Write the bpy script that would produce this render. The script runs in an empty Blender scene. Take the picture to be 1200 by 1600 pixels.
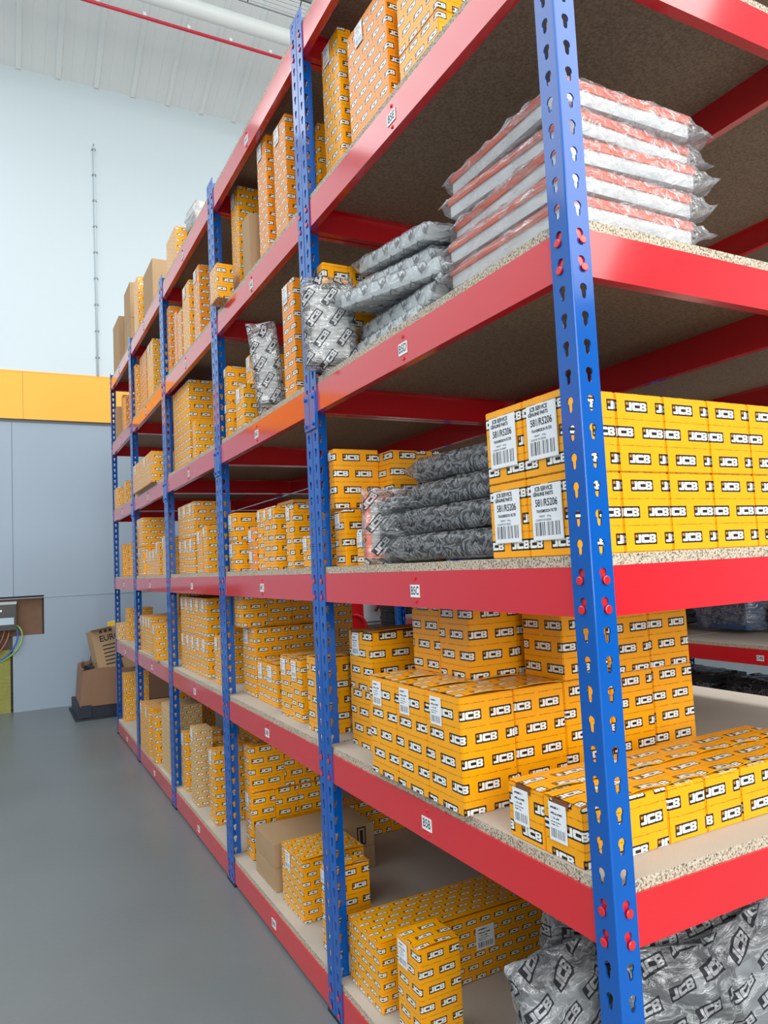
import bpy, bmesh, math, random
from mathutils import Vector, Matrix, noise

# ------------------------------------------------------------------ camera, world, lights
SC = bpy.context.scene
COL = SC.collection
SC.view_settings.view_transform = 'Standard'
SC.view_settings.look = 'None'
SC.view_settings.gamma = 1
SC.view_settings.use_curve_mapping = False
SC.view_settings.exposure = 0.0
SC.cycles.transparent_max_bounces = 32
SC.cycles.max_bounces = 8
SC.cycles.diffuse_bounces = 4

CAM = Vector((-0.67213, -0.7051, 1.04587)); YAW, PITCH, ROLL, FPX = 0.48668, 0.07158, -0.04779, 1131.756
def make_camera():
    cd = bpy.data.cameras.new('camera'); co = bpy.data.objects.new('camera', cd); COL.objects.link(co)
    cy, sy, cp, sp = math.cos(YAW), math.sin(YAW), math.cos(PITCH), math.sin(PITCH)
    f = Vector((sy*cp, cy*cp, sp)); r = Vector((cy, -sy, 0)); u = r.cross(f)
    cr, sr = math.cos(ROLL), math.sin(ROLL)
    R, U = cr*r + sr*u, -sr*r + cr*u
    m = Matrix((R, U, -f)).transposed().to_4x4(); m.translation = CAM
    co.matrix_world = m
    cd.sensor_fit = 'HORIZONTAL'; cd.sensor_width = 36; cd.lens = 36*FPX/1200; cd.clip_start = .02; cd.clip_end = 200
    SC.camera = co
make_camera()

w = bpy.data.worlds.new('sky'); SC.world = w; w.use_nodes = True
bg = w.node_tree.nodes['Background']; bg.inputs[0].default_value = (.86, .94, 1, 1); bg.inputs[1].default_value = 0.33

def area(name, loc, target, sx, sy, power, col=(1, 1, 1)):
    l = bpy.data.lights.new(name, 'AREA'); l.shape = 'RECTANGLE'; l.size = sx; l.size_y = sy; l.energy = power; l.color = col
    o = bpy.data.objects.new(name, l); COL.objects.link(o); o.location = loc
    if target: o.rotation_euler = (Vector(target)-Vector(loc)).to_track_quat('-Z', 'Y').to_euler()
    return o                                   # target None: straight down, size along x, size_y along y
area('daylight_from_door', (-1.0, -6.5, 2.6), (.5, 1, 1.2), 7, 4.5, 500, (1, .985, .96))
area('rooflight_over_aisle', (-3.9, 1.2, 5.32), None, 4.8, 9.0, 330, (.93, .97, 1))
area('rooflight_front', (1.2, -3.6, 4.6), (.6, .1, .9), 6, 3.2, 260, (1, .985, .95))
area('high_bay_over_back_aisle', (2.9, 1.2, 5.6), None, .6, 2.4, 230, (1, .98, .95))

# ------------------------------------------------------------------ dimensions
P = .0381                                   # keyhole pitch
ZS = {k: .0588+n*P for k, n in zip('ABCDEF', (0, 14, 25, 37, 49, 61))}   # top stud of each level
BOT = {k: v-.048 for k, v in ZS.items()}     # underside of the beam
TOP = {k: v+.018 for k, v in ZS.items()}
BT = {k: v+.034 for k, v in ZS.items()}      # top face of the board
YJ = [0, .92224, 1.79301, 2.7202, 3.67896, 4.5498]
DEP = 1.22

# ------------------------------------------------------------------ material helpers
def new_mat(name):
    m = bpy.data.materials.new(name); m.use_nodes = True
    nt = m.node_tree; nt.nodes.clear()
    out = nt.nodes.new('ShaderNodeOutputMaterial'); b = nt.nodes.new('ShaderNodeBsdfPrincipled')
    nt.links.new(b.outputs[0], out.inputs[0]); return m, nt, b, out
class G:
    """tiny node-building helper"""
    def __init__(s, nt): s.nt = nt
    def n(s, t, **k):
        x = s.nt.nodes.new(t)
        for a, v in k.items(): setattr(x, a, v)
        return x
    def set(s, sock, v):
        if hasattr(v, 'is_output') or isinstance(v, bpy.types.NodeSocket): s.nt.links.new(v, sock)
        else: sock.default_value = v
    def m(s, op, a, b=0, c=0):
        x = s.n('ShaderNodeMath', operation=op)
        s.set(x.inputs[0], a); s.set(x.inputs[1], b); s.set(x.inputs[2], c); return x.outputs[0]
    def v(s, op, a, b=(0, 0, 0)):
        x = s.n('ShaderNodeVectorMath', operation=op); s.set(x.inputs[0], a); s.set(x.inputs[1], b)
        return x.outputs['Value'] if op == 'LENGTH' else x.outputs[0]
    def mix(s, f, a, b):
        x = s.n('ShaderNodeMix', data_type='RGBA'); s.set(x.inputs[0], f)
        s.set(x.inputs[6], a); s.set(x.inputs[7], b); return x.outputs[2]
    def noise(s, vec, scale, detail=2, rough=.5):
        x = s.n('ShaderNodeTexNoise'); s.set(x.inputs['Vector'], vec); x.inputs['Scale'].default_value = scale
        x.inputs['Detail'].default_value = detail; x.inputs['Roughness'].default_value = rough; return x.outputs[0]
    def ramp(s, f, stops):
        x = s.n('ShaderNodeValToRGB'); s.set(x.inputs[0], f); e = x.color_ramp.elements
        e[0].position, e[0].color = stops[0][0], stops[0][1]; e[1].position, e[1].color = stops[-1][0], stops[-1][1]
        for p, c in stops[1:-1]:
            q = e.new(p); q.color = c
        return x.outputs[0]
    def bump(s, h, strength, dist):
        x = s.n('ShaderNodeBump'); x.inputs['Strength'].default_value = strength; x.inputs['Distance'].default_value = dist
        s.set(x.inputs['Height'], h); return x.outputs[0]
def c4(r, g, b):
    """sRGB 0-255 to linear"""
    return tuple(((x/255)/12.92 if x <= 10 else ((x/255+.055)/1.055)**2.4) for x in (r, g, b))+(1,)

def plain(name, col, rough=.5, metal=0, bump=None, spec=.5, var=0, vscale=8, coat=0):
    m, nt, b, out = new_mat(name); g = G(nt)
    b.inputs['Roughness'].default_value = rough; b.inputs['Metallic'].default_value = metal
    b.inputs['Specular IOR Level'].default_value = spec; b.inputs['Coat Weight'].default_value = coat
    b.inputs['Coat Roughness'].default_value = .08
    co = g.n('ShaderNodeTexCoord').outputs['Object']
    n = g.noise(co, vscale, 4)
    lo = tuple(x*(1-var) for x in col[:3])+(1,); hi = tuple(min(1, x*(1+var)) for x in col[:3])+(1,)
    g.set(b.inputs['Base Color'], g.mix(n, lo, hi))
    if bump: g.set(b.inputs['Normal'], g.bump(g.noise(co, bump[0], 3), bump[1], bump[2]))
    return m

# ---- printed carton pattern
def rrect(g, p, cx, cy, hw, hh, r):
    d = g.v('SUBTRACT', g.v('ABSOLUTE', g.v('SUBTRACT', p, (cx, cy, 0))), (hw-r, hh-r, 0))
    d = g.v('MAXIMUM', d, (0, 0, 0))
    return g.m('LESS_THAN', g.v('LENGTH', d), r)
def build_logo_group():
    """UV in metres -> masks: dark plate, white letters, small orange square, small-print lines"""
    ng = bpy.data.node_groups.new('logo_print', 'ShaderNodeTree')
    ng.interface.new_socket('Scale', in_out='INPUT', socket_type='NodeSocketFloat')
    for o_ in ('Plate', 'Letters', 'Square', 'Print'): ng.interface.new_socket(o_, in_out='OUTPUT', socket_type='NodeSocketFloat')
    g = G(ng); gi = g.n('NodeGroupInput'); go = g.n('NodeGroupOutput')
    uv = g.n('ShaderNodeUVMap').outputs[0]; uv.node.uv_map = 'UVMap'
    sv = g.n('ShaderNodeVectorMath', operation='SCALE'); g.set(sv.inputs[0], uv); g.set(sv.inputs['Scale'], gi.outputs[0])
    s = g.n('ShaderNodeSeparateXYZ'); g.set(s.inputs[0], sv.outputs[0])
    V = g.m('DIVIDE', s.outputs[1], .0395); row = g.m('FLOOR', V); fy = g.m('SUBTRACT', g.m('FRACT', V), .5)
    off = g.m('MULTIPLY', g.m('MODULO', g.m('ABSOLUTE', row), 2), .5)
    U = g.m('ADD', g.m('DIVIDE', s.outputs[0], .063), off); fx = g.m('SUBTRACT', g.m('FRACT', U), .5)
    lx = g.m('MULTIPLY', fx, .063); ly = g.m('MULTIPLY', fy, .0395)
    cb = g.n('ShaderNodeCombineXYZ'); g.set(cb.inputs[0], lx); g.set(cb.inputs[1], ly); p = cb.outputs[0]
    R = lambda *a: rrect(g, p, *a)
    add = lambda *a: a[0] if len(a) == 1 else g.m('MAXIMUM', a[0], add(*a[1:]))
    sub = lambda a, b: g.m('MULTIPLY', a, g.m('SUBTRACT', 1, b))
    plate = R(0, 0, .0232, .0088, .0012)
    J = add(R(-.0123, 0, .0025, .0062, .0006), R(-.0152, -.0044, .0054, .0018, .0010))
    C = sub(R(-.0008, 0, .0079, .0062, .0024), R(.0034, 0, .0068, .0023, .0008))
    B = sub(add(R(.0143, 0, .0066, .0062, .0030), R(.0105, 0, .0028, .0062, .0003)), add(R(.0140, .0026, .0024, .0009, .0003), R(.0140, -.0026, .0024, .0009, .0003)))
    nick = R(.0210, 0, .0017, .0009, .0003)
    sq = R(-.0187, .0040, .0021, .0020, .0003)
    letters = add(J, C, sub(B, nick))
    line = g.m('LESS_THAN', g.m('SUBTRACT', .5, g.m('ABSOLUTE', fy)), .022)
    nv = g.n('ShaderNodeCombineXYZ'); g.set(nv.inputs[0], g.m('MULTIPLY', s.outputs[0], 60)); g.set(nv.inputs[1], row)
    seg = g.m('GREATER_THAN', g.noise(nv.outputs[0], 1, 0), .42)
    nv2 = g.n('ShaderNodeCombineXYZ'); g.set(nv2.inputs[0], g.m('MULTIPLY', s.outputs[0], 900)); g.set(nv2.inputs[1], g.m('MULTIPLY', s.outputs[1], 700))
    fine = g.m('GREATER_THAN', g.noise(nv2.outputs[0], 1, 0), .46)
    pr = g.m('MULTIPLY', g.m('MULTIPLY', line, seg), fine)
    for k, sck in zip(('Plate', 'Letters', 'Square', 'Print'), (plate, letters, sq, pr)): g.set(go.inputs[k], sck)
    return ng
LOGO = build_logo_group()
def carton_mat(name, base, scale, rough=.36, coat=.12):
    m, nt, b, out = new_mat(name); g = G(nt)
    gr = g.n('ShaderNodeGroup'); gr.node_tree = LOGO; gr.inputs[0].default_value = 1/scale
    co = g.n('ShaderNodeTexCoord').outputs['Object']
    n = g.noise(co, 9, 3)
    c = g.mix(n, tuple(x*.9 for x in base[:3])+(1,), tuple(min(1, x*1.08) for x in base[:3])+(1,))
    c = g.mix(g.m('MULTIPLY', gr.outputs['Print'], .75), c, c4(90, 50, 15))
    c = g.mix(gr.outputs['Plate'], c, c4(28, 24, 22))
    c = g.mix(gr.outputs['Letters'], c, c4(240, 238, 232))
    c = g.mix(g.m('MULTIPLY', gr.outputs['Square'], .6), c, base)
    g.set(b.inputs['Base Color'], c); b.inputs['Roughness'].default_value = rough; b.inputs['Coat Weight'].default_value = coat
    b.inputs['Coat Roughness'].default_value = .22
    g.set(b.inputs['Normal'], g.bump(g.noise(co, 22, 2), .25, .004))
    return m
YEL = c4(252, 168, 0); ORA = c4(244, 146, 16); OLI = c4(238, 176, 30)
_cm = {}
def style_mat(st, s):
    k = (st, s)
    if k in _cm: return _cm[k]
    if st == 'k': m = plain('kraft_cardboard', c4(172, 142, 108), .75, bump=(60, .1, .002), spec=.3, var=.06)
    elif st == 'k2': m = carton_mat('pale_kraft_print', c4(214, 168, 96), s, .6, 0)
    elif st == 'o': m = carton_mat('orange_carton_print', ORA, s)
    else: m = carton_mat('yellow_carton_print', YEL, s)
    _cm[k] = m; return m

RED = plain('red_gloss_paint', c4(208, 30, 40), .12, spec=.6, var=.03, vscale=5, bump=(3, .06, .01), coat=.45)
BLUE = plain('blue_gloss_paint', c4(0, 84, 170), .17, spec=.45, var=.03, bump=(4, .06, .01), coat=.25)
def chipboard():
    m, nt, b, out = new_mat('chipboard'); g = G(nt)
    co = g.n('ShaderNodeTexCoord').outputs['Object']; geo = g.n('ShaderNodeNewGeometry')
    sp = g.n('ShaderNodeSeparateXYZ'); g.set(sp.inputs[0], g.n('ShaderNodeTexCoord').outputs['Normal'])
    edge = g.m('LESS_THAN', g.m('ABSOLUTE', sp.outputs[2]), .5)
    n1 = g.noise(co, 420, 3, .7); n2 = g.noise(co, 900, 2); n3 = g.noise(co, 12, 3)
    top = g.mix(n1, c4(170, 160, 146), c4(206, 198, 186)); top = g.mix(g.m('MULTIPLY', n3, .35), top, c4(170, 160, 146))
    sp1 = g.ramp(g.noise(co, 300, 3, .7), [(.36, c4(64, 56, 46)), (.46, c4(160, 146, 126)), (.58, c4(214, 204, 184)), (.7, c4(118, 104, 86))])
    under = g.m('LESS_THAN', sp.outputs[2], -.5); top = g.mix(under, top, g.mix(g.ramp(g.noise(co, 170, 3, .7), [(.38, (0, 0, 0, 1)), (.62, (1, 1, 1, 1))]), c4(126, 106, 88), c4(160, 138, 116)))  # underside painted browner and darker: shade beneath the boards put into the colour
    g.set(b.inputs['Base Color'], g.mix(edge, top, sp1)); b.inputs['Roughness'].default_value = .7
    g.set(b.inputs['Normal'], g.bump(n2, .12, .001)); return m
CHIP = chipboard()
def floor_mat():
    m, nt, b, out = new_mat('grey_floor_paint'); g = G(nt); co = g.n('ShaderNodeTexCoord').outputs['Object']
    n = g.noise(co, 1.3, 5, .6); f = g.noise(co, 160, 2)
    c = g.mix(n, c4(98, 105, 107), c4(118, 126, 128)); c = g.mix(g.m('MULTIPLY', g.m('GREATER_THAN', f, .74), .4), c, c4(170, 176, 176))
    g.set(b.inputs['Base Color'], c); g.set(b.inputs['Roughness'], g.m('ADD', .24, g.m('MULTIPLY', n, .18)))
    g.set(b.inputs['Normal'], g.bump(g.noise(co, 45, 3), .12, .003)); return m
def sticker_mat(name, header, dark=c4(40, 40, 46)):
    """white sticker: UV 0..1, printed lines and a bar code"""
    m, nt, b, out = new_mat(name); g = G(nt)
    uv = g.n('ShaderNodeUVMap').outputs[0]; s = g.n('ShaderNodeSeparateXYZ'); g.set(s.inputs[0], uv); x, y = s.outputs[0], s.outputs[1]
    def band(lo, hi, a=.1, z=.9): return g.m('MULTIPLY', g.m('MULTIPLY', g.m('GREATER_THAN', y, lo), g.m('LESS_THAN', y, hi)), g.m('MULTIPLY', g.m('GREATER_THAN', x, a), g.m('LESS_THAN', x, z)))
    cb = g.n('ShaderNodeCombineXYZ'); g.set(cb.inputs[0], g.m('MULTIPLY', x, 34)); bars = g.m('GREATER_THAN', g.noise(cb.outputs[0], 1, 1), .5)
    cb2 = g.n('ShaderNodeCombineXYZ'); g.set(cb2.inputs[0], g.m('MULTIPLY', x, 18)); g.set(cb2.inputs[1], g.m('MULTIPLY', y, 14)); words = g.m('GREATER_THAN', g.noise(cb2.outputs[0], 1, 1), .46)
    code = g.m('MULTIPLY', band(.07, .32, .08, .92), bars)
    ls = code
    if header:
        for lo, hi, a, z in ((.40, .435, .1, .55), (.48, .515, .1, .7), (.58, .63, .12, .6), (.70, .76, .1, .8), (.86, .92, .1, .7)):
            ls = g.m('MAXIMUM', ls, g.m('MULTIPLY', band(lo, hi, a, z), words))
    g.set(b.inputs['Base Color'], g.mix(ls, c4(232, 236, 240), dark)); b.inputs['Roughness'].default_value = .35
    return m
STICK = sticker_mat('white_sticker_print', True); STICKB = sticker_mat('white_sticker_barcode', False)
INK = plain('black_ink', c4(24, 24, 28), .5); WHITE_P = plain('white_label_paper', c4(236, 238, 240), .4)
TAPE = plain('brown_tape', c4(120, 72, 40), .3, coat=.2)

def film_mat(name, tint=(1, 1, 1, 1), printed=False, haze=.06, scale=1.0, ang=.6, rough=.12, ink_white=.4, ink=.9, crease=.12, bstr=1.0):
    """clear plastic film with creases: mostly see-through, glossy on the creases"""
    m, nt, b, out = new_mat(name); g = G(nt); nt.nodes.remove(b)
    tr = g.n('ShaderNodeBsdfTransparent'); tr.inputs[0].default_value = tint
    gl = g.n('ShaderNodeBsdfGlossy'); gl.inputs['Roughness'].default_value = rough; gl.inputs[0].default_value = (.95, .97, 1, 1)
    df = g.n('ShaderNodeBsdfDiffuse'); df.inputs[0].default_value = (.85, .88, .9, 1)
    co = g.n('ShaderNodeTexCoord').outputs['Object']
    st = g.n('ShaderNodeMapping'); g.set(st.inputs[0], co); st.inputs['Rotation'].default_value = (.4, .3, ang); st.inputs['Scale'].default_value = (1, .35, 1.6)
    n = g.noise(st.outputs[0], 26, 4, .6); n.node.inputs['Distortion'].default_value = 1.2
    ridge = g.m('SUBTRACT', 1, g.m('MULTIPLY', g.m('ABSOLUTE', g.m('SUBTRACT', n, .5)), 9)); ridge = g.m('MAXIMUM', ridge, 0)
    nor = g.bump(n, bstr, .012)
    g.set(gl.inputs['Normal'], nor); g.set(df.inputs['Normal'], nor)
    lw = g.n('ShaderNodeLayerWeight'); lw.inputs['Blend'].default_value = .35; g.set(lw.inputs['Normal'], nor)
    a = g.n('ShaderNodeMixShader'); g.set(a.inputs[0], g.m('MINIMUM', g.m('ADD', g.m('MULTIPLY', lw.outputs['Fresnel'], .55), g.m('MULTIPLY', ridge, crease)), .8))
    nt.links.new(tr.outputs[0], a.inputs[1]); nt.links.new(gl.outputs[0], a.inputs[2])
    d = g.n('ShaderNodeMixShader'); g.set(d.inputs[0], g.m('ADD', haze, g.m('MULTIPLY', g.m('POWER', ridge, 3), .22)))
    nt.links.new(a.outputs[0], d.inputs[1]); nt.links.new(df.outputs[0], d.inputs[2]); last = d.outputs[0]
    if printed:
        gr = g.n('ShaderNodeGroup'); gr.node_tree = LOGO; gr.inputs[0].default_value = 1/scale
        inkm = g.m('SUBTRACT', gr.outputs['Plate'], gr.outputs['Letters'])
        ik = g.n('ShaderNodeBsdfDiffuse'); ik.inputs[0].default_value = c4(34, 34, 40)
        e = g.n('ShaderNodeMixShader'); g.set(e.inputs[0], g.m('MULTIPLY', inkm, ink)); nt.links.new(last, e.inputs[1]); nt.links.new(ik.outputs[0], e.inputs[2]); last = e.outputs[0]
        wh = g.n('ShaderNodeBsdfDiffuse'); wh.inputs[0].default_value = (.75, .77, .8, 1)
        e2 = g.n('ShaderNodeMixShader'); g.set(e2.inputs[0], g.m('MULTIPLY', gr.outputs['Letters'], ink_white)); nt.links.new(last, e2.inputs[1]); nt.links.new(wh.outputs[0], e2.inputs[2]); last = e2.outputs[0]
    nt.links.new(last, out.inputs[0]); return m

# ------------------------------------------------------------------ mesh helpers
class MB:
    def __init__(s): s.v, s.f, s.uv, s.mi = [], [], {}, {}
    def face(s, pts, mi=0, uv=None):
        b = len(s.v); s.v += [tuple(p) for p in pts]; s.f.append(tuple(range(b, b+len(pts)))); i = len(s.f)-1
        if mi: s.mi[i] = mi
        if uv: s.uv[i] = uv
    def box(s, x0, x1, y0, y1, z0, z1, mi=0):
        b = len(s.v); s.v += [(x, y, z) for z in (z0, z1) for y in (y0, y1) for x in (x0, x1)]
        for q in ((0, 2, 3, 1), (4, 5, 7, 6), (0, 1, 5, 4), (2, 6, 7, 3), (0, 4, 6, 2), (1, 3, 7, 5)):
            s.f.append(tuple(b+i for i in q))
            if mi: s.mi[len(s.f)-1] = mi
    def prism(s, prof, axis, a0, a1, mi=0):
        """closed profile (list of 2-tuples) swept along an axis: 'y' profile=(x,z), 'x' profile=(y,z), 'z' profile=(x,y)"""
        n = len(prof); b = len(s.v)
        for a in (a0, a1):
            for p, q in prof: s.v.append({'y': (p, a, q), 'x': (a, p, q), 'z': (p, q, a)}[axis])
        for i in range(n):
            j = (i+1) % n; s.f.append((b+i, b+j, b+n+j, b+n+i))
            if mi: s.mi[len(s.f)-1] = mi
        s.f.append(tuple(b+i for i in range(n))[::-1]); s.f.append(tuple(b+n+i for i in range(n)))
        if mi: s.mi[len(s.f)-1] = mi; s.mi[len(s.f)-2] = mi
    def tube(s, pts, r, n=8, cap=True):
        pts = [Vector(p) for p in pts]; b = len(s.v); up = Vector((.13, .21, .97))
        for i, p in enumerate(pts):
            d = (pts[min(i+1, len(pts)-1)]-pts[max(i-1, 0)]).normalized(); a = d.cross(up).normalized(); c = d.cross(a)
            for k in range(n):
                t = 2*math.pi*k/n; s.v.append(tuple(p+a*math.cos(t)*r+c*math.sin(t)*r))
        for i in range(len(pts)-1):
            for k in range(n):
                s.f.append((b+i*n+k, b+i*n+(k+1) % n, b+(i+1)*n+(k+1) % n, b+(i+1)*n+k))
        if cap: s.f.append(tuple(b+k for k in range(n))[::-1]); s.f.append(tuple(b+(len(pts)-1)*n+k for k in range(n)))
    def mesh(s, name, mats, smooth=False, fix=True):
        me = bpy.data.meshes.new(name); me.from_pydata(s.v, [], s.f)
        for m in (mats if isinstance(mats, (list, tuple)) else [mats]): me.materials.append(m)
        if s.uv:
            l = me.uv_layers.new(name='UVMap')
            for i, p in enumerate(me.polygons):
                if i in s.uv:
                    for k, li in enumerate(p.loop_indices): l.data[li].uv = s.uv[i][k]
        for i, m in s.mi.items(): me.polygons[i].material_index = m
        if smooth: me.polygons.foreach_set('use_smooth', [True]*len(me.polygons))
        if fix:
            bm = bmesh.new(); bm.from_mesh(me); bmesh.ops.recalc_face_normals(bm, faces=bm.faces); bm.to_mesh(me); bm.free()
        me.update(); return me
    def obj(s, name, mats, parent=None, loc=(0, 0, 0), rz=0, smooth=False):
        return link(name, s.mesh(name, mats, smooth), parent, loc, rz)
def link(name, me, parent=None, loc=(0, 0, 0), rz=0):
    o = bpy.data.objects.new(name, me); COL.objects.link(o); o.location = loc; o.rotation_euler = (0, 0, rz)
    if parent: o.parent = parent
    return o
def tag(o, label, cat, group=None, kind=None):
    if label: o['label'] = label
    if cat: o['category'] = cat
    if group: o['group'] = group
    if kind: o['kind'] = kind
    return o
def thing(name, label, cat, loc=(0, 0, 0), rz=0, group=None):
    o = bpy.data.objects.new(name, None); COL.objects.link(o); o.location = loc; o.rotation_euler = (0, 0, rz)
    o.empty_display_size = .05
    return tag(o, label, cat, group)
def structure(mb, name, mats, **k): return tag(mb.obj(name, mats, **k), None, None, kind='structure')
def text_mesh(txt, size, mat, align='CENTER', squeeze=1.0, bold=0):
    cu = bpy.data.curves.new('t', 'FONT'); cu.body = txt; cu.size = size; cu.align_x = align; cu.align_y = 'CENTER'; cu.offset = bold
    o = bpy.data.objects.new('t', cu); COL.objects.link(o); dg = bpy.context.evaluated_depsgraph_get(); dg.update()
    me = bpy.data.meshes.new_from_object(o.evaluated_get(dg)); bpy.data.objects.remove(o)
    me.materials.clear(); me.materials.append(mat); me.transform(Matrix.Diagonal((squeeze, 1, 1, 1))); return me
# a text or label lying in XY is stood up on a face:  'aisle' faces -X, 'front' faces -Y
FACE = {'aisle': Matrix(((0, 0, -1, 0), (-1, 0, 0, 0), (0, 1, 0, 0), (0, 0, 0, 1))), 'front': Matrix(((1, 0, 0, 0), (0, 0, -1, 0), (0, 1, 0, 0), (0, 0, 0, 1)))}

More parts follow.
